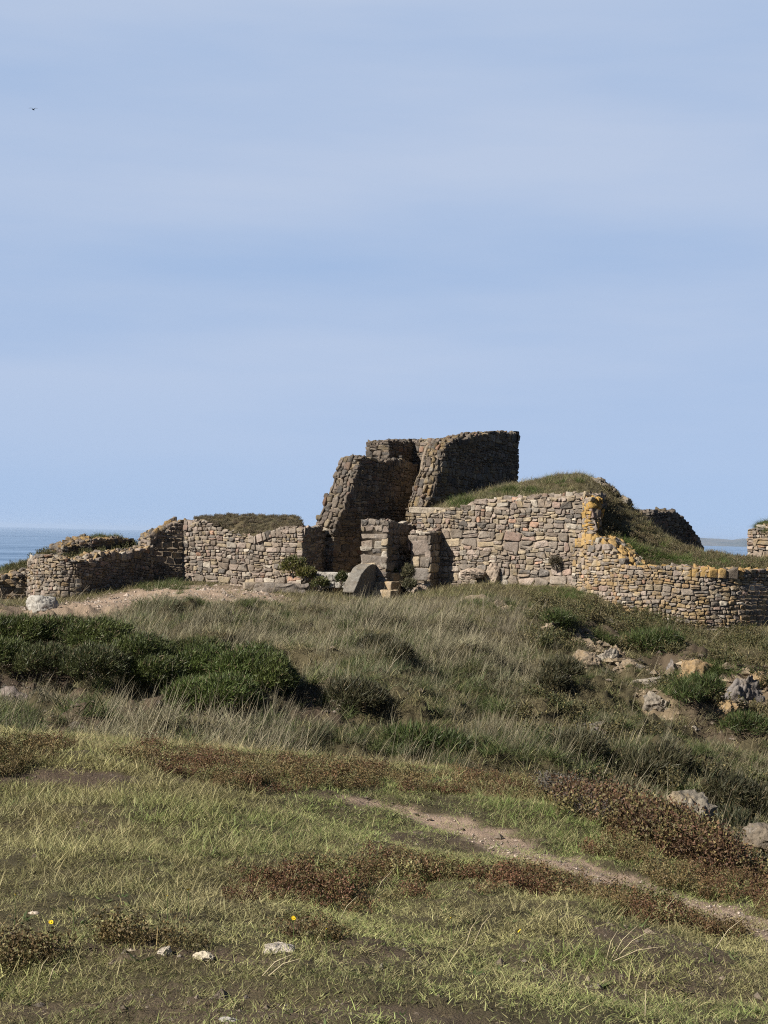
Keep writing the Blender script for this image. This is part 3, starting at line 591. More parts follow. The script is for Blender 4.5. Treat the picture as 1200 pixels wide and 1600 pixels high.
def proto(key, mat, fn, nv=5):
    c = bpy.data.collections.new('proto_' + key)
    for k in range(nv):
        m = MB(); fn(m, np.random.default_rng(100 + k + sum(map(ord, key))))
        c.objects.link(bpy.data.objects.new(key + '_clump', m.mesh(key, mat, False)))
    PROT[key] = c
M_TURF = blade_mat('turf_blades', (.30, .255, .13)); M_TALL = blade_mat('tall_grass_blades', (.29, .25, .165)); M_TUS = blade_mat('tussock_blades', (.22, .21, .09), .8)
M_HEA = blade_mat('heather_sprigs', (.17, .13, .05), .9, .1)
proto('turf', M_TURF, lambda m, r: blades(m, 54, .085, (.012, .043), (.0018, .0036), (.4, 1.5), (.0, .6), r, .4))
proto('long_turf', M_TURF, lambda m, r: (blades(m, 26, .08, (.04, .12), (.002, .0038), (.2, 1.4), (.1, .9), r, .5), blades(m, 22, .08, (.02, .06), (.003, .005), (.3, 1.4), (.1, .6), r, .2)))
proto('tall', M_TALL, lambda m, r: (blades(m, 44, .15, (.10, .27), (.0035, .006), (.0, .9), (.1, 1.0), r, .42, (0.1, 1.1)), blades(m, 40, .2, (.07, .18), (.005, .009), (.3, 1.2), (.2, .9), r, .25), blades(m, 4, .14, (.3, .5), (.003, .0045), (.05, .5), (.1, .4), r, 1.0, (0.1, .8), 3, (.8, 1.0))), 8)
proto('tussock', M_TUS, lambda m, r: blades(m, 110, .11, (.14, .34), (.005, .009), (.15, 1.0), (.5, 1.5), r, .12), 4)
proto('rosette', M_TUS, lambda m, r: blades(m, 13, .015, (.03, .075), (.009, .017), (.8, 1.45), (.0, .4), r, .1), 4)
proto('heather', M_HEA, lambda m, r: (sprigs(m, 26, .09, (.04, .10), r, .0035, 16, .009), blades(m, 8, .08, (.04, .09), (.002, .004), (.2, 1.1), (.1, .6), r, .6)))
proto('scrub', M_HEA, lambda m, r: sprigs(m, 34, .16, (.10, .24), r, .009, 18, .026), 4)

def scatter(name, key, pts, rot, scl, tint, label, cat):
    n = len(pts); me = bpy.data.meshes.new(name); me.vertices.add(n); me.vertices.foreach_set('co', np.asarray(pts, np.float32).ravel())
    for nm, ty, arr, fld in (('rot', 'FLOAT_VECTOR', rot, 'vector'), ('tint', 'FLOAT_COLOR', np.c_[tint, np.ones(n)], 'color'), ('scl', 'FLOAT', scl, 'value'), ('vi', 'INT', RNG.integers(0, 1000, n), 'value')):
        a = me.attributes.new(nm, ty, 'POINT'); a.data.foreach_set(fld, np.ascontiguousarray(arr, np.int32 if ty == 'INT' else np.float32).ravel())
    o = bpy.data.objects.new(name, me); COL.objects.link(o); tag(o, label, cat, kind='stuff')
    g = bpy.data.node_groups.new(name, 'GeometryNodeTree')
    g.interface.new_socket('Geometry', in_out='INPUT', socket_type='NodeSocketGeometry'); g.interface.new_socket('Geometry', in_out='OUTPUT', socket_type='NodeSocketGeometry')
    N = g.nodes.new; gi, go = N('NodeGroupInput'), N('NodeGroupOutput'); ip = N('GeometryNodeInstanceOnPoints'); ci = N('GeometryNodeCollectionInfo')
    ci.inputs[0].default_value = PROT[key]; ci.inputs[1].default_value = True; ci.inputs[2].default_value = True
    def na(nm, ty):
        k = N('GeometryNodeInputNamedAttribute'); k.data_type = ty; k.inputs[0].default_value = nm; return next(s for s in k.outputs if s.enabled and s.name == 'Attribute')
    Lk = g.links.new; Lk(gi.outputs[0], ip.inputs['Points']); Lk(ci.outputs[0], ip.inputs['Instance']); ip.inputs['Pick Instance'].default_value = True
    Lk(na('vi', 'INT'), ip.inputs['Instance Index']); Lk(na('rot', 'FLOAT_VECTOR'), ip.inputs['Rotation']); Lk(na('scl', 'FLOAT'), ip.inputs['Scale']); Lk(ip.outputs[0], go.inputs[0])
    md = o.modifiers.new('scatter', 'NODES'); md.node_group = g
    return o
class Bag:
    def __init__(s): s.p = []; s.r = []; s.s = []; s.t = []
    def add(s, p, rz, sc_, t, tilt=.12):
        n = len(p); s.p.append(p); s.s.append(sc_); s.t.append(t); s.r.append(np.stack([RNG.normal(0, tilt, n), RNG.normal(0, tilt, n), rz], 1))
    def make(s, *a): return scatter(a[0], a[1], np.concatenate(s.p), np.concatenate(s.r), np.concatenate(s.s), np.concatenate(s.t), *a[2:])
BAG = {k: Bag() for k in PROT}
def rz(n): return RNG.uniform(0, 6.283, n)
def fan(n, y0, y1, half=.36, extra=None):
    extra = (1.6 if y1 < 13 else 2.6) if extra is None else extra      # a margin on both sides of the view
    g = np.linspace(y0, y1, 400); c = np.concatenate([[0], np.cumsum((half * g + extra)[1:])]); y = np.interp(RNG.random(n) * c[-1], c, g); x = RNG.uniform(-1, 1, n) * (half * y + extra); return x, y
def vary(c, n, a=.22): return np.asarray(c) * RNG.uniform(1 - a, 1 + a, (n, 1)) * RNG.uniform(.94, 1.06, (n, 3))
def pt(x, y, dz=0): return np.stack([x, y, hgt(x, y) + dz], 1)

# near lawn
x, y = fan(62000, 3.4, 12.6, .34); z = zones(x, y); n = len(x)
bare = np.clip(z['soil'] * 1.0 + z['path'] * 1.5 + .65 * sstep(.56, .70, fbm(x * 1.9, y * 1.9, 301, 4)) + .4 * sstep(.56, .66, fbm(x * 6, y * 6, 302, 3)), 0, 1); keep = RNG.random(n) > bare * .93
hn = sstep(.36, .62, fbm(x * 3.5, y * 3.5, 331, 3)); hea = (RNG.random(n) < np.clip(z['heather'] * (.06 + .5 * hn), 0, .6)) & (z['verge'] < .75); dead = RNG.random(n) < z['dead']
g = fbm(x * .8, y * .8, 311, 4); g2 = fbm(x * 3, y * 3, 321, 3)
t = lerp((.175, .222, .066), (.265, .255, .105), sstep(.35, .65, g)) * lerp((.72,) * 3, (1.4,) * 3, sstep(.36, .62, fbm(x * 2.6, y * 2.2, 341, 3))); t = lerp(t, (.15, .225, .055), np.clip(z['green'] * .75 + sstep(.55, .7, g2) * .35, 0, 1))
t = lerp(t, (.36, .315, .17), np.clip(z['straw'] * .75 + .25 * sstep(.5, .75, 1 - g2), 0, 1)); t = t * RNG.uniform(.75, 1.2, (n, 1))
lg = (RNG.random(n) < np.clip(.10 + .5 * z['green'] + .5 * z['straw'] + .5 * sstep(.52, .7, g) - .5 * sstep(9.0, 6.0, y) - z['verge'], 0, .8))
s = RNG.uniform(.7, 1.25, n)
k = keep & ~hea & ~dead & ~lg; BAG['turf'].add(pt(x, y)[k], rz(k.sum()), s[k], t[k])
k = keep & ~hea & ~dead & lg & (RNG.random(n) < .6); BAG['long_turf'].add(pt(x, y)[k], rz(k.sum()), s[k], t[k])
k = hea & (z['path'] < .3); hv = RNG.random(k.sum()); ht = lerp((.11, .048, .03), (.14, .10, .045), sstep(.35, .65, g2[k])); ht = np.where((hv < .28)[:, None], lerp((.10, .12, .04), (.20, .17, .08), RNG.random(k.sum())), ht)
BAG['heather'].add(pt(x, y)[k], rz(k.sum()), s[k] * RNG.uniform(.45, 1.15, k.sum()), ht * RNG.uniform(.6, 1.35, (k.sum(), 1)))
k = hea & (z['path'] < .3) & (RNG.random(n) < .45); BAG['long_turf'].add(pt(x, y)[k], rz(k.sum()), s[k] * .9, t[k])
k = dead & (z['path'] < .3); BAG['heather'].add(pt(x, y)[k], rz(k.sum()), s[k] * 1.2, vary((.11, .10, .095), k.sum()))
# reddish heather hummock beside the path, at the ledge
for px, py, Y, rx, cnt in ((1010, 1300, 10.6, .42, 300), (1075, 1335, 10.1, .34, 380), (950, 1270, 11.0, .3, 120), (1050, 1320, 10.3, .3, 260)):
    c = in_front(px, py, Y); xx = c[0] + RNG.normal(0, rx * .5, cnt); yy = c[1] + RNG.normal(0, .28, cnt)
    BAG['heather'].add(pt(xx, yy, 0), rz(cnt), RNG.uniform(.9, 2.5, cnt), np.where((RNG.random(cnt) < .3)[:, None], vary((.12, .105, .045), cnt, .4), vary((.088, .045, .029), cnt, .5)))
# fringe of straw grass along the rim of the lawn
x, y = fan(3800, 10.4, 12.8, .34); z = zones(x, y); k = (RNG.random(len(x)) < .25 + z['straw']) & (z['path'] < .2) & (x < .16 * y)
BAG['long_turf'].add(pt(x, y)[k], rz(k.sum()), RNG.uniform(.9, 1.6, k.sum()), vary((.30, .26, .135), k.sum()))
# the bank and the slope
x, y = fan(30000, 12.6, 34.6, .345); z = zones(x, y); n = len(x); g = fbm(x * .55, y * .4, 411, 4); g2 = fbm(x * 1.8, y * 1.4, 421, 4); px = 600 + F * x / y
rocky = sstep(820, 900, px) * sstep(18.5, 21, y) * (1 - sstep(28.5, 30, y))
gz_ = sstep(500, 440, px) * sstep(15, 15.6, y) * (1 - sstep(22.5, 24, y)); hol = sstep(.52, .64, fbm(x * 1.1, y * .8, 451, 3))
bare = np.clip(z['soil'] * .95 + z['crag'] * .95 + z['dirt'] * 1.3 + .3 * rocky + .75 * hol + .35 * gz_, 0, .97); keep = RNG.random(n) > bare
keep &= ~((y > 26.3) & (px < 470)) | (RNG.random(n) < .3)
keep &= ~((y > 31) & (px > 690)) | (RNG.random(n) < .5)
t = lerp((.078, .098, .046), (.15, .148, .085), sstep(.38, .62, g)); t = lerp(t, (.066, .10, .036), np.clip(z['green'] * .9 + .7 * sstep(.54, .68, g2) + .3 * rocky, 0, 1))
t = lerp(t, (.27, .24, .155), z['straw'] * .7); t = lerp(t, (.13, .10, .085), z['purple'] * .75); t = t * lerp((.6,) * 3, (1.35,) * 3, sstep(.36, .62, fbm(x * 1.3, y * 1.1, 461, 3))); t = t * RNG.uniform(.55, 1.4, (n, 1))
s = RNG.uniform(.5, 1.15, n) * (1 - .45 * rocky) * (1 - .35 * sstep(29, 33, y)) * (.75 + .5 * sstep(.35, .65, g))
tus = RNG.random(n) < np.clip(z['green'] * .5 + .35 * rocky + .05 + .4 * sstep(.5, .6, g2), 0, .75)
flat = (y > 26) & (px < 480)
s = np.where((y > 30.8), s * .55, s); s = np.where(flat | ((y > 30) & (px > 680)), s * .55, s)
k = keep & ~tus; BAG['tall'].add(pt(x, y)[k], RNG.normal(0, 1.0, k.sum()), s[k], t[k], .1)
k = keep & tus; BAG['tussock'].add(pt(x, y)[k], rz(k.sum()), s[k] * 1.0, lerp((.05, .08, .024), (.09, .115, .035), RNG.random(k.sum())))
# low undergrowth so that the bank is not bare between the tufts
x, y = fan(29000, 13, 34.8, .345); z = zones(x, y); n = len(x); g2 = fbm(x * 1.8, y * 1.4, 431, 4)
k = RNG.random(n) > np.clip(z['soil'] * .85 + z['crag'] * .85 + z['dirt'] * 1.2, 0, .97)
t = lerp((.10, .085, .05), (.085, .10, .035), sstep(.4, .6, g2)); t = lerp(t, (.22, .185, .11), z['straw'] * .6) * RNG.uniform(.7, 1.25, (n, 1))
BAG['long_turf'].add(pt(x, y)[k], rz(k.sum()), RNG.uniform(.9, 2.2, k.sum()), t[k])
# scrub low down on the rocky slope
x, y = fan(3300, 13.5, 31, .345); px = 600 + F * x / y; k = (px > 830) & (RNG.random(len(x)) < .8) & (fbm(x * .9, y * .9, 441, 3) > .47)
BAG['scrub'].add(pt(x, y)[k], rz(k.sum()), RNG.uniform(.6, 1.2, k.sum()), lerp((.05, .065, .024), (.10, .085, .045), RNG.random(k.sum())))
# growth on the mounds
def on(p, cnt, i0=0, i1=1, j0=0, j1=1):
    n, mm = p.shape[:2]; i = RNG.uniform(i0, i1, cnt) * (n - 1.01); j = RNG.uniform(j0, j1, cnt) * (mm - 1.01); a, b = i.astype(int), j.astype(int); u, v = (i - a)[:, None], (j - b)[:, None]
    return (p[a, b] * (1 - u) + p[a + 1, b] * u) * (1 - v) + (p[a, b + 1] * (1 - u) + p[a + 1, b + 1] * u) * v
for p, cnt in ((M_MAIN, 3400), (M_LEFT, 1300)):
    q = on(p, cnt, 0, 1, 0, .75); g = fbm(q[:, 0] * 1.2, q[:, 1] * 1.2, 501, 3); t = lerp((.13, .115, .06), (.085, .10, .038), sstep(.4, .6, g)); n = cnt
    k = RNG.random(n) < .55; BAG['long_turf'].add(q[k], rz(k.sum()), RNG.uniform(1.0, 2.0, k.sum()), (t * RNG.uniform(.7, 1.25, (n, 1)))[k])
    kk = ~k & (RNG.random(n) < .5); BAG['tall'].add(q[kk], RNG.normal(0, .5, kk.sum()), RNG.uniform(.3, .6, kk.sum()), (t * RNG.uniform(.7, 1.25, (n, 1)))[kk])
q = on(M_MAIN, 420, .42, 1, .05, .5); BAG['scrub'].add(q, rz(420), RNG.uniform(.3, .75, 420), vary((.13, .11, .065), 420, .45))
q = on(M_LEFT, 150, .45, 1, 0, .5); BAG['scrub'].add(q, rz(150), RNG.uniform(.4, .8, 150), vary((.075, .085, .035), 150, .3))
q = on(M_J, 160, 0, 1, 0, .8); BAG['tussock'].add(q, rz(160), RNG.uniform(.5, .9, 160), vary((.085, .11, .035), 160))
q = on(M_CAP, 420, .03, .95, .02, .7); BAG['scrub'].add(q, rz(420), RNG.uniform(.16, .42, 420), vary((.15, .13, .095), 420, .4))
q = on(M_CAP, 160, .03, .95, .02, .7); BAG['long_turf'].add(q, rz(160), RNG.uniform(.6, 1.1, 160), vary((.18, .15, .08), 160, .4))
def tuss(px, py, rx, ry, cnt, sc_=(.7, 1.1), c=(.07, .105, .028), Y=None, srf=None):
    for _ in range(cnt):
        a = px + RNG.normal(0, rx * .5); b = py + RNG.normal(0, ry * .5)
        if srf is not None:
            pr = srf.reshape(-1, 3); proj = project(pr); d = np.hypot(proj[:, 0] - a, (proj[:, 1] - b) * 1.5); q = pr[np.argmin(d)][None]
        else: q = ground_at(a, b, 13.5, 36)[None]
        BAG['tussock'].add(q, rz(1), RNG.uniform(*sc_, 1), vary(c, 1, .3))
def project(p):
    d = (p - EYE) @ CRn; return np.stack([W0 / 2 - d[:, 0] / d[:, 2] * F, H0 / 2 + d[:, 1] / d[:, 2] * F], 1)
tuss(725, 788, 22, 8, 26, (.7, 1.1), (.075, .12, .028), srf=M_MAIN); tuss(800, 768, 60, 6, 30, (.5, .9), srf=M_MAIN); tuss(880, 752, 40, 8, 26, (.5, .9), srf=M_MAIN); tuss(978, 862, 22, 16, 60, (.8, 1.2), (.085, .135, .03), srf=M_MAIN)
tuss(1090, 880, 60, 12, 95, (.7, 1.15), (.08, .13, .03), srf=M_MAIN); tuss(1020, 868, 30, 14, 14, srf=M_MAIN); tuss(1175, 885, 30, 8, 16, srf=M_MAIN)
tuss(160, 840, 28, 6, 16, (.5, .8), srf=M_LEFT); tuss(25, 888, 30, 8, 16, (.6, .9), srf=M_LEFT)
tuss(260, 918, 45, 8, 40, (.5, .9), (.07, .095, .03)); tuss(1015, 1005, 34, 16, 34, (.9, 1.3), (.055, .09, .022)); tuss(940, 1000, 20, 8, 10, (.7, 1.0)); tuss(880, 975, 16, 8, 10, (.7, 1.0)); tuss(1060, 1075, 30, 14, 14, (.8, 1.2)); tuss(1110, 1055, 30, 14, 16, (.8, 1.2))
tuss(760, 940, 22, 8, 12, (.6, .9)); tuss(905, 930, 60, 10, 26, (.5, .9)); tuss(640, 905, 16, 8, 14, (.4, .7), (.08, .085, .04)); tuss(840, 900, 60, 8, 26, (.5, .9)); tuss(1150, 985, 50, 8, 20, (.5, .9))
x, y = fan(1400, 3.8, 12, .34); z = zones(x, y); k = (z['path'] < .2) & (z['heather'] < .4) & (fbm(x * 2, y * 2, 361, 3) > .45)
BAG['rosette'].add(pt(x, y)[k], rz(k.sum()), RNG.uniform(.5, 1.2, k.sum()), lerp((.06, .10, .03), (.12, .15, .05), RNG.random(k.sum())))
BAG['rosette'].make('broadleaf_cover', 'rosette', 'small dark broad-leaved plants dotted through the lawn', 'weeds')
BAG['turf'].make('turf_grass', 'turf', 'short green and straw turf of the near lawn', 'grass')
BAG['long_turf'].make('meadow_grass', 'long_turf', 'longer tangled grass among the turf, on the bank and the mounds', 'grass')
BAG['tall'].make('tall_grass', 'tall', 'tall dry grass leaning on the bank below the ruin', 'grass')
BAG['tussock'].make('tussock_grass', 'tussock', 'dark green grass tussocks on the slope and wall tops', 'grass')
BAG['heather'].make('heather_cover', 'heather', 'low reddish brown heather patches between the turf', 'heather')
BAG['scrub'].make('scrub_cover', 'scrub', 'low brownish scrub on the rocky slope, mound and wall tops', 'scrub')

# ------------------------------------------------------------------ gorse and small bushes
def bush(name, label, blobs, cnt, seed, c0, c1, L=(.03, .075), w=.0055, group=None, cat='bush', stem=True):
    """blobs: (centre, radii); dense spiny shoots over lumpy volumes"""
    rng = np.random.default_rng(seed); m = MB()
    for bc, br in blobs:
        n = cnt; d = rng.normal(0, 1, (n, 3)); d[:, 2] = np.abs(d[:, 2]) * 1.1 - .25; d /= np.linalg.norm(d, axis=1)[:, None]
        rr = rng.uniform(.7, 1.0, n) * (.45 + 1.1 * fbm3(d * 2.6 + seed, seed, 4)); p = np.asarray(bc) + d * np.asarray(br) * rr[:, None]
        tint = fbm3(p * 3.2, seed + 3, 3); K = 5
        for k in range(K):
            u = d * .7 + np.array([.15, 0, .65]) + rng.normal(0, .55, (n, 3)); u /= np.linalg.norm(u, axis=1)[:, None]; v = np.cross(u, rng.normal(0, 1, (n, 3))); v /= np.linalg.norm(v, axis=1)[:, None]
            l = rng.uniform(*L, n)[:, None]; b = p + rng.normal(0, .02, (n, 3)); V = np.stack([b - v * w, b + v * w, b + u * l], 1).reshape(-1, 3)
            f = np.clip(tint + rng.normal(0, .2, n), 0, 1)[:, None]; c = np.asarray(c0) * (1 - f) + np.asarray(c1) * f; c = np.where((rng.random(n) < .10)[:, None], np.array((.16, .125, .07)) * rng.uniform(.5, 1.2, (n, 1)), c)
            m.add(V, tris=np.arange(3 * n).reshape(-1, 3), col=np.repeat(np.c_[c, np.ones(n)], 3, 0))
    o = m.build(name, LEAF, smooth=False); recenter(o); tag(o, label, cat, group)
    if stem:   # woody stems inside
        for bc, br in blobs:
            s = MB(); b = np.asarray(bc) + np.array([0, 0, -br[2] * .7 - .05])
            for k in range(7):
                e = np.asarray(bc) + np.asarray(br) * rng.uniform(-.6, .6, 3) * np.array([1, 1, .8]); tube(s, [b, (b + e) / 2 + rng.normal(0, .03, 3), e], [.014, .01, .005])
            so = s.build('stem', BARK, o); so.matrix_parent_inverse = Matrix.Translation(-Vector(o.location))
    return o
def tube(m, pts, rad, K=5, col=(.2, .17, .13, 1)):
    pts = np.asarray(pts, float); n = len(pts); d = np.gradient(pts, axis=0); d /= np.linalg.norm(d, axis=1)[:, None]
    a = np.cross(d, [0.31, .2, .93]); a /= np.linalg.norm(a, axis=1)[:, None]; b = np.cross(d, a); th = np.arange(K) / K * 6.2832
    V = pts[:, None] + np.asarray(rad)[:, None, None] * (a[:, None] * np.cos(th)[None, :, None] + b[:, None] * np.sin(th)[None, :, None]); m.add(V, grid_quads(n, K, True), col=col)
BARK = NT('dry_wood'); BARK = BARK.out(BARK.pbr((.24, .20, .16), .85))
GC0, GC1 = (.028, .038, .011), (.11, .135, .036)
def gb(px, py, rx, ry, rd=.55):
    g = ground_at(px, py + ry * .75, 13.5, 34); c = P(px, py, g[1]); return (c, (rx / F * g[1], rd, ry / F * g[1] * 1.1))
GG = 'gorse bushes on the bank'
bush('gorse_bush', 'gorse bush at the picture edge on top of the bank, farthest left', [gb(0, 996, 50, 28), gb(45, 990, 45, 22), gb(5, 1026, 36, 20)], 1500, 201, GC0, GC1, group=GG)
bush('gorse_bush', 'gorse bush on the bank crest right below the whitish boulder', [gb(100, 995, 52, 26), gb(155, 998, 48, 26)], 1700, 202, GC0, GC1, group=GG)
bush('gorse_bush', 'gorse bush over the bare soil on the left part of the bank', [gb(70, 1038, 46, 24), gb(150, 1042, 50, 28)], 1700, 203, (.03, .038, .014), (.09, .10, .035), group=GG)
bush('gorse_bush', 'gorse bush in the middle of the gorse belt, below the dirt track', [gb(215, 1024, 50, 28), gb(238, 1058, 50, 30)], 1900, 204, GC0, GC1, group=GG)
bush('gorse_bush', 'widest and brightest gorse bush, hanging over the dark hollow', [gb(310, 1052, 58, 36), gb(378, 1058, 54, 38), gb(300, 1090, 42, 24), gb(355, 1090, 50, 28)], 2000, 205, GC0, (.11, .15, .036), group=GG)
bush('gorse_bush', 'gorse bush at the right end of the gorse belt, beside tall straw grass', [gb(428, 1060, 34, 32), gb(404, 1034, 38, 22)], 1600, 206, GC0, GC1, group=GG)
bush('gorse_bush', 'small gorse clump ahead of the dirt track, behind the belt', [gb(312, 1016, 42, 14)], 1400, 207, (.035, .046, .015), (.10, .11, .034), group=GG)
GB = 'low scrub bushes on the bank'
for i, (lb, bl, c) in enumerate([
    ('dark low bush in place of a shaded hollow on the bank, right of the gorse belt near bare soil', [(548, 1085, 36, 17), (575, 1092, 26, 13)], 0), ('green low bush in the middle of the bank, just behind the lawn rim', [(650, 1158, 46, 15), (695, 1168, 36, 13)], 1),  # the first bush is added to stand in for a dark hollow
    ('dark bush among straw grass, below the tan outcrops', [(880, 1048, 32, 15), (860, 1066, 24, 12)], 0), ('green bush under the right bastion, just above the rock shelf', [(1012, 1008, 34, 17), (1040, 1000, 24, 12)], 1),
    ('dark green bush beside the orange-tan rock on the right slope', [(1100, 1075, 30, 15), (1075, 1088, 22, 11)], 1), ('dark bush low on the right slope, above the big lichen-patched boulder', [(1040, 1190, 40, 17), (1000, 1200, 34, 14)], 0),
    ('brownish bush on the bank between lawn rim and rock slab', [(900, 1165, 40, 15)], 0), ('small dark bush at the upper edge of the slope, right of the tan rock', [(872, 968, 24, 11)], 1),
    ('dark bush in the tall grass below the stone steps', [(590, 1010, 30, 12), (620, 1020, 22, 9)], 0), ('dark green bush near the picture edge below the grey rock face', [(1165, 1135, 34, 16)], 1)]):
    bush('scrub_bush', lb, [gb(*b, .4) for b in bl], 420, 240 + i, (.03, .032, .016) if c == 0 else (.03, .042, .013), (.085, .08, .04) if c == 0 else (.085, .115, .032), (.05, .13), .006, group=GB)
GQ = 'bushes added to darken the gully'  # added bushes, their dark colours stand in for shade in the gully
bush('scrub_bush', 'dark bush added as gully shade, just right of the big lichen-patched boulder', [gb(1150, 1300, 30, 30), gb(1172, 1325, 26, 24)], 520, 221, (.022, .026, .014), (.06, .065, .03), (.04, .1), .006, group=GQ)
bush('scrub_bush', 'dark bush added as shade at the gully lip below the boulder, right of the red heather', [gb(1145, 1345, 24, 22)], 480, 222, (.03, .026, .016), (.075, .06, .035), (.04, .09), .006, group=GQ)
bush('scrub_bush', 'added dark bush above the gully, higher than the boulder on the slope behind', [gb(1130, 1235, 40, 20), gb(1175, 1250, 36, 20)], 480, 223, (.025, .028, .014), (.075, .07, .035), (.05, .12), .006, group=GQ)
bush('leafy_bush', 'small yellow-green bush at the foot of the heather-topped wall', [(P(458, 888, 34.1), (.27, .25, .24)), (P(478, 898, 33.9), (.2, .2, .16))], 420, 211, (.04, .055, .016), (.17, .15, .04), (.03, .07), .012)
bush('leafy_bush', 'low bush in front of the pale masonry sill', [(P(500, 913, 33.6), (.2, .2, .13)), (P(534, 905, 33.8), (.12, .12, .14))], 300, 212, (.035, .05, .016), (.12, .12, .04), (.03, .06), .01)
bush('leafy_bush', 'dry grey-green bush growing on the steps by the block pier', [(P(638, 897, 33.9), (.11, .12, .18)), (P(640, 915, 33.6), (.13, .13, .12))], 300, 213, (.05, .055, .03), (.14, .13, .07), (.04, .09), .008)
bush('leafy_bush', 'tuft of dark growth at the foot of the main wall, below its right end', [(P(868, 880, 33.0), (.12, .1, .14))], 220, 214, (.05, .045, .03), (.11, .09, .06), (.03, .08), .006)
bush('leafy_bush', 'dark plant growing on the tower side of the pier, behind the steps', [(P(608, 893, 34.5), (.16, .12, .06))], 220, 215, (.03, .04, .015), (.07, .085, .03), (.03, .06), .01)

# ------------------------------------------------------------------ rocks
_ico = None
def ico():
    global _ico
    if _ico is None:
        import bmesh
        b = bmesh.new(); bmesh.ops.create_icosphere(b, subdivisions=5, radius=1); b.verts.ensure_lookup_table()
        _ico = (np.array([v.co for v in b.verts]), np.array([[v.index for v in f.verts] for f in b.faces])); b.free()
    return _ico
def rock(name, label, px, py, rx, ry, seed, col, Y=None, depth=None, rot=0, lich=.1, group=None, cat='rock', lo=3, hi=36, cuts=9, sink=.3, lay=0, bury=0.0):
    rng = np.random.default_rng(seed); V, T = ico(); V = V.copy()
    for _ in range(cuts):
        d = rng.normal(0, 1, 3); d /= np.linalg.norm(d); o = rng.uniform(.45, .85); s = V @ d; V = V - np.maximum(s - o, 0)[:, None] * d
    nn = V / np.linalg.norm(V, axis=1)[:, None]; V0 = V.copy(); rid = lambda f, q: 1 - 2 * np.abs(fbm3(V0 * f + seed, seed + q, 3) - .5)
    V = V + nn * ((fbm3(V0 * 1.6 + seed, seed, 3) - .5) * (.7 if lay else .35))[:, None] + nn * ((rid(3.2, 9) - .75) * (.32 if lay else .25))[:, None] + nn * ((rid(8, 19) - .75) * .14)[:, None]
    if lay: V[:, 2] += np.sin(V[:, 2] * 11 + V[:, 0] * 3 + 4 * fbm3(V0 * 2, seed + 2, 2)) * .05
    if Y is None: c = ground_at(px, py + ry * .4, lo, hi); Y = c[1]
    a = rx / F * Y; b = ry / F * Y; c = P(px, py, Y); gz = float(hgt(c[0], c[1]))
    hgt_ = b * (1 + sink); cz = c[2] - b * (sink + bury)
    S = np.array([a, depth or a * .8, hgt_]); W = V / np.abs(V).max(0) * S; ca, sa = math.cos(rot), math.sin(rot); W = np.stack([W[:, 0] * ca - W[:, 2] * sa, W[:, 1], W[:, 0] * sa + W[:, 2] * ca], 1)
    cl = np.asarray(col) * (.75 + .5 * fbm3(W * 6 / max(a, .05) * .3 + seed, seed + 4, 3))[:, None]
    m = MB(); m.add(W + np.array([c[0], c[1], cz]), tris=T, col=np.c_[cl, np.full(len(W), lich)])
    return tag(recenter(m.build(name, STONE)), label, cat, group)
PALE = (.46, .40, .32); TAN = (.40, .31, .21); GREY = (.30, .27, .25); ORA = (.46, .32, .17)
rock('boulder', 'whitish boulder on the dirt track in front of the left round bastion', 64, 945, 29, 16, 1, (.37, .35, .31), lo=20, lich=.1, cat='boulder')
rock('boulder', 'big lichen-patched boulder at the gully edge, above the red heather', 1086, 1256, 54, 40, 2, (.20, .175, .135), Y=11.5, lich=.2, bury=.25, lay=1, depth=.3, cat='boulder', cuts=6)
rock('boulder', 'pale boulder half buried in the slope at the right picture edge', 1200, 1288, 40, 22, 3, (.17, .14, .105), Y=13.0, bury=.8, lay=1, lich=.2, cat='boulder')
G2 = 'pale stones in the near lawn'
rock('stone', 'upright knobbly pale stone in the near lawn, left of two others', 255, 1489, 14, 12, 4, PALE, group=G2, cat='stone', lich=.1)
rock('stone', 'rounded cream stone between the knobbly stone and the long flat one', 318, 1496, 17, 10, 5, (.5, .43, .32), group=G2, cat='stone', lich=.1)
rock('stone', 'long flat pale stone, largest of the near lawn stones', 428, 1483, 34, 8, 6, (.56, .49, .40), group=G2, cat='stone', lich=.05, depth=.12)
rock('stone', 'small flat pale stone lying alone at the far left of the near lawn', 53, 1428, 11, 4, 7, (.46, .38, .30), group=G2, cat='stone', lich=0)
rock('stone', 'small whitish stone at the bottom edge of the picture', 358, 1594, 18, 5, 8, (.42, .39, .35), group=G2, cat='stone', lich=0)
rock('stone', 'flat earthy stone just left of the knobbly pale stone', 205, 1487, 16, 4, 9, (.36, .30, .23), group=G2, cat='stone', lich=0)
G3 = 'rocks breaking out of the right-hand slope'
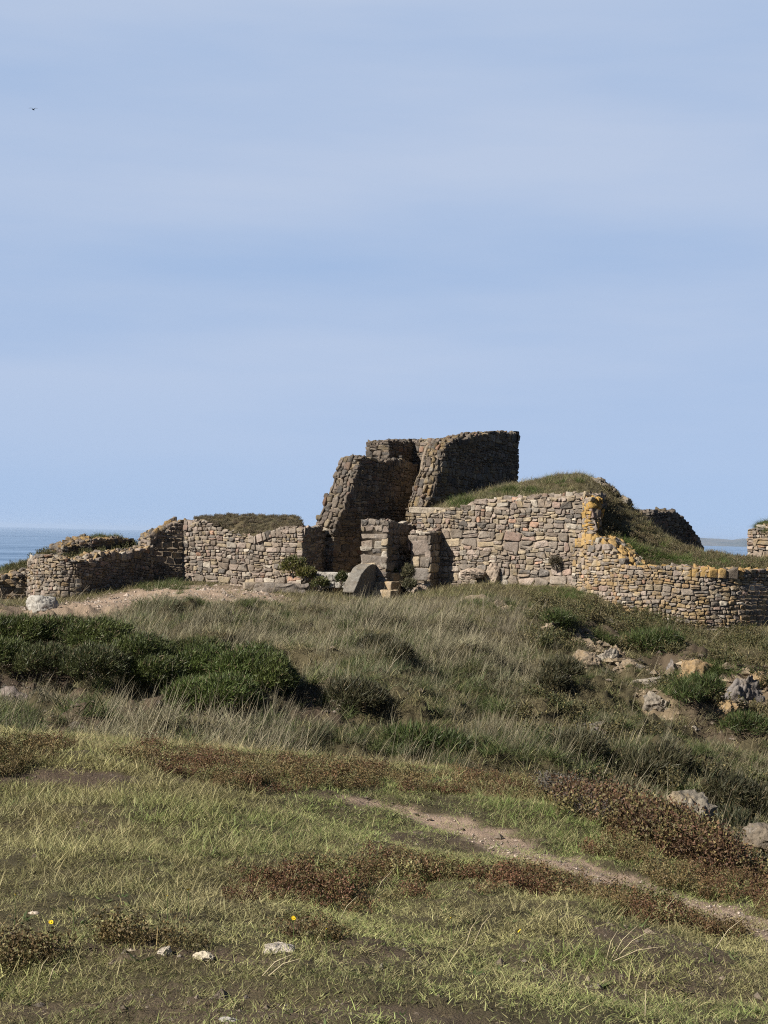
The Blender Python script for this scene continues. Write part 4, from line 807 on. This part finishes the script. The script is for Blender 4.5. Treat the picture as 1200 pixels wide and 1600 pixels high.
for i, (px, py, rx, ry, cl, lab, rot) in enumerate([
    (742, 936, 26, 10, TAN, 'tan rock in the grass under the main wall, left of all slope rocks', .1),
    (856, 977, 24, 16, TAN, 'upper tan outcrop beside a dark tussock, below the main wall', -.5),
    (905, 1000, 30, 11, TAN, 'long tan rock shelf stepping down the slope', -.3),
    (952, 1020, 16, 13, PALE, 'pale blocky rock left of the dark green tussock', -.2), (972, 1031, 18, 13, TAN, 'tan pointed rock under the dark green tussock', .3), (922, 1025, 20, 10, TAN, 'low tan rock below the long rock shelf', -.3),
    (1000, 1040, 16, 8, GREY, 'small grey rock in the shade of the dark green tussock', .1), (1050, 1038, 9, 26, GREY, 'thin upright grey slab beside the dark cleft', .08),
    (1088, 1038, 30, 26, ORA, 'broad tan slab leaning right of the dark cleft', -.3), (1018, 1062, 26, 7, PALE, 'flat pale rock below the dark cleft', .2),
    (1024, 1084, 15, 17, PALE, 'upper of two bright pale rocks left of the lower tussock', .3), (1036, 1100, 13, 8, (.5, .44, .35), 'lower of two bright pale rocks left of the lower tussock', 0),
    (1130, 1102, 19, 19, ORA, 'bright orange-tan rock at the right of the slope', -.2), (1160, 1078, 28, 24, GREY, 'grey weathered rock face above the orange-tan rock', -.3), (1185, 1062, 20, 12, ORA, 'tan rock at the picture edge above the grey rock face', -.2),
    (1085, 1135, 10, 5, PALE, 'small pale rock lowest on the slope', .2), (926, 1132, 34, 9, (.25, .22, .2), 'flat brownish rock slab amid the tall grass', -.15),
    (1035, 962, 24, 6, (.42, .35, .27), 'pale flat rock at the foot of the right bastion', -.2), (1098, 968, 11, 10, ORA, 'yellowish block fallen at the foot of the right bastion', -.3), (925, 945, 8, 6, ORA, 'small yellowish stone under the left end of the right bastion', 0)]):
    rock('rock', lab, px, py, rx * 1.4, ry * 1.35, 20 + i, np.array(cl) * .62, lo=13.5, rot=rot, group=G3, lich=.12, lay=1, cuts=16, bury=.15 if i in (8, 9, 11, 13, 14) else .5, depth=rx / F * 26)
    tuss(px + RNG.normal(0, rx), py + ry * 1.1, rx * 1.1, 4, 5, (.3, .6), (.075, .085, .035))
for i, (px, py, rx, ry, Y, lab) in enumerate([(938, 752, 22, 7, 35.3, 'dark rock ledge at the crest of the mound, highest of the crest rocks'), (958, 766, 16, 8, 35.2, 'dark crest rock below the highest one, above the rubble hump'), (976, 782, 14, 7, 35.0, 'lowest dark crest rock on the mound, nearest the rubble hump')]):
    rock('rock', lab, px, py, rx, ry, 80 + i, (.20, .175, .14), Y=Y, depth=.35, lich=.2, lay=1, cuts=14, rot=-.5, group='dark rocks on the mound crest')
rock('rock', 'grey-brown rock face bulging from the soil bank at the left edge', 22, 1092, 44, 22, 50, (.22, .18, .16), Y=16.4, lich=0, cat='rock', lay=1)
for i, (px, py, rx, ry, lab) in enumerate([(770, 893, 14, 14, 'pinkish footing boulder right of the block pier'), (656, 920, 14, 10, 'reddish footing stone under the block pier'), (738, 893, 22, 8, 'long tan footing block along the base of the main wall')]):
    rock('stone', lab, px, py, rx, ry, 60 + i, (.34, .27, .21), Y=33.9, depth=.2, cat='stone', group='footing stones of the main wall')

# loose pebbles of the path and bare soil (too many to count)
def pebbles():
    rng = np.random.default_rng(5); m = MB(); V, T = (lambda b: b)(None) if False else (None, None)
    x, y = fan(90000, 4, 12.5, .3); z = zones(x, y); k = rng.random(len(x)) < np.clip(z['path'] * .28 + z['soil'] * .035, 0, 1); x, y = x[k], y[k]
    x2, y2 = fan(26000, 27, 34.5, .3); z2 = zones(x2, y2); k = rng.random(len(x2)) < z2['dirt'] * .35; x2, y2 = x2[k], y2[k]
    oc = np.array([[1, 0, 0], [-1, 0, 0], [0, 1, 0], [0, -1, 0], [0, 0, 1], [0, 0, -1]], float); tr = np.array([[0, 2, 4], [2, 1, 4], [1, 3, 4], [3, 0, 4], [2, 0, 5], [1, 2, 5], [3, 1, 5], [0, 3, 5]])
    x3, y3 = fan(60000, 13, 31, .33); z3 = zones(x3, y3); k = rng.random(len(x3)) < z3['soil'] * .5 + .04; xc, yc = fan(60000, 17, 31, .33); zc = zones(xc, yc)['crag']; kc = rng.random(len(xc)) < zc * .6; xc, yc = xc[kc], yc[kc]; x3, y3 = x3[k], y3[k]
    x4, y4 = fan(50000, 3.8, 12.5, .33); z4 = zones(x4, y4); k = rng.random(len(x4)) < z4['soil'] * .35 + .03; x4, y4 = x4[k], y4[k]
    for xx, yy, s0 in ((x, y, .0052), (x2, y2, .022), (x3, y3, .024), (xc, yc, .05), (x4, y4, .007)):
        n = len(xx); s = s0 * rng.lognormal(0, .5, n); p = pt(xx, yy); d = oc[None] * rng.uniform(.6, 1.3, (n, 6, 1)); a = rng.uniform(0, 6.28, n); ca, sa = np.cos(a)[:, None], np.sin(a)[:, None]
        d = np.stack([d[..., 0] * ca - d[..., 1] * sa, d[..., 0] * sa + d[..., 1] * ca, d[..., 2] * .7], -1); c = np.array((.38, .31, .25) if xx is x or xx is x2 else (.27, .21, .14) if xx is xc else (.15, .12, .09)) * rng.uniform(.5, 1.35, (n, 1))
        m.add(p[:, None] - [[[0, 0, .006 if xx is x else 0]]] + d * s[:, None, None], tris=(tr[None] + (np.arange(n) * 6)[:, None, None]).reshape(-1, 3), col=np.repeat(np.c_[c, np.zeros(n)], 6, 0))
    tag(m.build('gravel', STONE, smooth=False), 'loose gravel and clods on the footpath, dirt track and bare soil', 'gravel', kind='stuff')
pebbles()

# dead twigs and long bleached stalks
def stalks():
    rng = np.random.default_rng(9); m = MB()
    def stalk(b, L, az, le, w=.003, col=(.38, .32, .2, 1)):
        b = np.asarray(b); d = np.array([math.sin(le) * math.cos(az), math.sin(le) * math.sin(az), math.cos(le)]); tube(m, [b, b + d * L * .5 + [0, 0, .01], b + d * L + np.array([math.cos(az), math.sin(az), -.4]) * L * .08], [w, w * .8, w * .35], 4, col)
    for px, py, dx, dy in ((75, 1540, 12, 40), (410, 1525, 35, 35), (738, 1480, 25, 60), (728, 1478, 12, 45), (955, 1500, 30, 55), (962, 1498, 45, 48), (958, 1502, 70, 30), (948, 1498, 10, 45), (1118, 1482, 34, 50), (1030, 1445, 18, 45), (875, 1545, -25, 40), (1008, 1590, 0, 50), (585, 1400, 20, 40), (530, 1440, 20, 40), (420, 1525, 40, 30), (813, 1375, 0, 25), (60, 1530, 10, 35)):
        b = ground_at(px, py, 3, 12.4); L = math.hypot(dx, dy) / F * b[1] * 1.05; stalk(b, L, math.atan2(rng.normal(0, .2), dx if abs(dx) > 3 else .1), math.atan2(abs(dx), dy) + .05, .0024)
    for _ in range(130):
        Y = rng.uniform(15, 31); X = rng.uniform(-.27, .27) * Y; z = float(hgt(X, Y)); stalk((X, Y, z), rng.uniform(.25, .5), rng.normal(.1, .9), abs(rng.normal(.3, .25)), rng.uniform(.0025, .004), (*np.array((.36, .31, .22)) * rng.uniform(.6, 1.2), 1))
    for _ in range(26):   # bleached gorse twigs on the bank edge
        px = rng.uniform(20, 480); b = P(px, rng.uniform(1060, 1100), 18.3); stalk(b, rng.uniform(.25, .6), rng.normal(.1, .6), rng.uniform(.3, 1.2), .003, (*np.array((.32, .29, .24)) * rng.uniform(.6, 1.2), 1))
    t = NT('dry_stalk'); a = t.n('ShaderNodeAttribute', attribute_name='Col'); tag(m.build('dry_stalks', t.out(t.pbr(a.outputs['Color'], .7))), 'long bleached grass stalks and dead twigs', 'stalks', kind='stuff')
stalks()

# yellow flowers in the lawn
def flowers():
    rng = np.random.default_rng(3); t = NT('yellow_petal'); PET = t.out(t.pbr((.80, .55, .02), .5)); t = NT('flower_stem'); STM = t.out(t.pbr((.10, .14, .04), .6))
    h = MB(); K = 14; th = np.arange(K) / K * 6.283
    for k in range(K):
        a = th[k]; u = np.array([math.cos(a), math.sin(a), .25]); v = np.array([-math.sin(a), math.cos(a), 0]); r = .013 * rng.uniform(.85, 1.1); h.add([v * .002, -v * .002, u * r * .7 - v * .0028, u * r * .7 + v * .0028, u * r], [[0, 1, 2, 3]], [[3, 2, 4]])
    h.add([[math.cos(a) * .004, math.sin(a) * .004, .003] for a in th] + [[0, 0, .006]], tris=[[j, (j + 1) % K, K] for j in range(K)])
    h.v = [a * .75 for a in h.v]; hm = h.mesh('flower_head', PET, False); s = MB(); tube(s, [[0, 0, 0], [.004, 0, .03], [0, .002, .115]], [.0014, .0012, .001], 5); sm = s.mesh('stem', STM)
    labs = ['yellow flower farthest left in the lawn, near the small flat pale stone', 'yellow flower a little right of the lone flat pale stone', 'left one of two yellow flowers side by side in mid lawn', 'right one of two yellow flowers side by side in mid lawn', 'yellow flower at the far left by the dark heather patch', 'yellow flower just above the long flat pale stone', 'yellow flower low in the lawn, right of the long flat pale stone', 'orange-yellow flower in the straw-coloured middle of the lawn', 'yellow flower in the right half, next to a dark leafy patch']
    for (px, py), lb in zip([(22, 1421), (113, 1431), (260, 1424), (293, 1412), (78, 1468), (457, 1459), (508, 1478), (704, 1456), (811, 1477)], labs):
        c = ground_at(px, py + 26, 3, 12); e = empty('yellow_flower', c); tag(e, lb, 'flower', 'yellow flowers in the near lawn')
        a = bpy.data.objects.new('stem', sm); COL.objects.link(a); a.parent = e
        b = bpy.data.objects.new('flower_head', hm); COL.objects.link(b); b.parent = e; b.location = (0, .002, .115); b.rotation_euler = (R(rng.uniform(25, 55)), R(rng.uniform(-25, 15)), rng.uniform(0, 6))
flowers()

# a bird far off in the sky
def bird():
    m = MB(); c = P(52, 171, 160.0)
    pr = [(-.22, .01), (-.16, .05), (0, .075), (.14, .055), (.2, .035), (.26, .006)]; th = np.arange(8) / 8 * 6.283
    V = np.array([[[x * .3, x, r * math.sin(a)] + np.array([r * math.cos(a), 0, 0]) for a in th] for x, r in pr]); m.add(V, grid_quads(len(pr), 8, True), col=(.05, .05, .05, 1))
    t = NT('dark_plumage'); mt = t.out(t.pbr((.04, .04, .045), .7)); e = empty('bird', c); tag(e, 'tiny dark bird alone high in the left of the sky', 'bird'); m.build('body', mt, e)
    for s in (-1, 1):
        w = MB(); up = np.array([[0, .08, .02], [0, -.05, .02], [s * .2, -.04, .16], [s * .2, .06, .16], [s * .5, -.06, .12]]); w.add(np.concatenate([up, up - [0, 0, .015]]), [[0, 1, 2, 3], [5, 8, 7, 6], [0, 3, 8, 5], [1, 6, 7, 2]], [[3, 2, 4], [8, 9, 7], [3, 4, 9], [3, 9, 8], [2, 7, 9], [2, 9, 4]]); w.build('wing', mt, e, False)
bird()

# ------------------------------------------------------------------ haze
def haze():
    m = MB(); a = 61000.0; z0, z1 = -80.0, 60.0
    v = [[sx * a, sy * a, z] for z in (z0, z1) for sy in (-1, 1) for sx in (-1, 1)]
    m.add(v, [[0, 2, 3, 1], [4, 5, 7, 6], [0, 1, 5, 4], [2, 6, 7, 3], [0, 4, 6, 2], [1, 3, 7, 5]])
    t = NT('haze'); pv = t.n('ShaderNodeVolumePrincipled'); pv.inputs['Color'].default_value = (.75, .86, 1, 1); pv.inputs['Density'].default_value = 3.0e-5; pv.inputs['Anisotropy'].default_value = .3
    o = t.n('ShaderNodeOutputMaterial'); t.l(pv.outputs[0], o.inputs['Volume'])
    tag(m.build('haze', t.m, smooth=False), 'thin blue haze over the sea', 'haze', kind='stuff')
haze()

# ------------------------------------------------------------------ light and sky
SUN_AZ, SUN_EL = -118.0, 37.0      # degrees clockwise from the view direction
sun_d = bpy.data.lights.new('sun', 'SUN'); sun_d.energy = 5.0; sun_d.angle = R(.53); sun_d.color = (1, .94, .85)
sun = bpy.data.objects.new('sun', sun_d); COL.objects.link(sun)
az, el = R(SUN_AZ), R(SUN_EL); sv = Vector((math.sin(az) * math.cos(el), math.cos(az) * math.cos(el), math.sin(el)))
sun.rotation_euler = sv.to_track_quat('Z', 'Y').to_euler()
w = bpy.data.worlds.new('World'); sc.world = w; w.use_nodes = True; nt = w.node_tree; nt.nodes.clear()
sky = nt.nodes.new('ShaderNodeTexSky'); sky.sky_type = 'NISHITA'; sky.sun_disc = False; sky.sun_elevation = el; sky.sun_rotation = az
sky.air_density = .38; sky.dust_density = .1; sky.ozone_density = 2.0; sky.altitude = 60
N = nt.nodes.new; L = nt.links.new
tc = N('ShaderNodeTexCoord'); mp = N('ShaderNodeMapping'); mp.inputs['Scale'].default_value = (1.1, 1.1, 7.0); mp.inputs['Rotation'].default_value = (R(4), R(-7), 0)
nz = N('ShaderNodeTexNoise'); nz.inputs['Scale'].default_value = 1.7; nz.inputs['Detail'].default_value = 7; nz.inputs['Roughness'].default_value = .5
mr = N('ShaderNodeMapRange'); 
for k, v in zip((1, 2, 3, 4), (.32, .66, .0, 1)): mr.inputs[k].default_value = v
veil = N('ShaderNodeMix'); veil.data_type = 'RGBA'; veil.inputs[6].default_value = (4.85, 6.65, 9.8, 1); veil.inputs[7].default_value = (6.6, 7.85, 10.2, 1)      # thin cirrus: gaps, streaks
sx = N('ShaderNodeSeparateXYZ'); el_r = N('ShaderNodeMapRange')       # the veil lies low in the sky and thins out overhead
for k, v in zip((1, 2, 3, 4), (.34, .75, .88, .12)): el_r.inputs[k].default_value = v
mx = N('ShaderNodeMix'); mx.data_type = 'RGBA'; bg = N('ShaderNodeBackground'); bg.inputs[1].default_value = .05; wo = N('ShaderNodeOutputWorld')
L(tc.outputs['Generated'], mp.inputs[0]); L(mp.outputs[0], nz.inputs['Vector']); L(nz.outputs[0], mr.inputs[0]); 
lo_r = N('ShaderNodeMapRange'); m2 = N('ShaderNodeMath'); m2.operation = 'MULTIPLY'
for k, v in zip((1, 2, 3, 4), (-.01, .13, .15, 1)): lo_r.inputs[k].default_value = v
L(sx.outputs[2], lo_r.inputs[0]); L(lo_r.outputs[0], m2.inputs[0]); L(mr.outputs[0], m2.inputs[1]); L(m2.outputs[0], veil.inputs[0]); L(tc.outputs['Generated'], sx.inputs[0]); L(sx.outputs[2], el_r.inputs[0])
az_r = N('ShaderNodeMapRange')  # veil kept to the view side, so less sky light fills shaded walls
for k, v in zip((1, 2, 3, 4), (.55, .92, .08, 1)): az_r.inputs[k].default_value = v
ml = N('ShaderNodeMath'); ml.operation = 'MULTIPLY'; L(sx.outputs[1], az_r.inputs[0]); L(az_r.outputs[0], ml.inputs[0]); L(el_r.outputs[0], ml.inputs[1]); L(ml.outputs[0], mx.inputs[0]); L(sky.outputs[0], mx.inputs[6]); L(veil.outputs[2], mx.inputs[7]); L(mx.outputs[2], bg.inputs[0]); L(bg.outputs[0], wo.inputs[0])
sc.view_settings.view_transform = 'Standard'; sc.view_settings.look = 'None'; sc.view_settings.exposure = 0.72; sc.view_settings.gamma = 1.0
sc.cycles.use_denoising = False; sc.cycles.filter_width = 1.1; sc.cycles.max_bounces = 6; sc.cycles.transparent_max_bounces = 8; sc.cycles.volume_bounces = 1
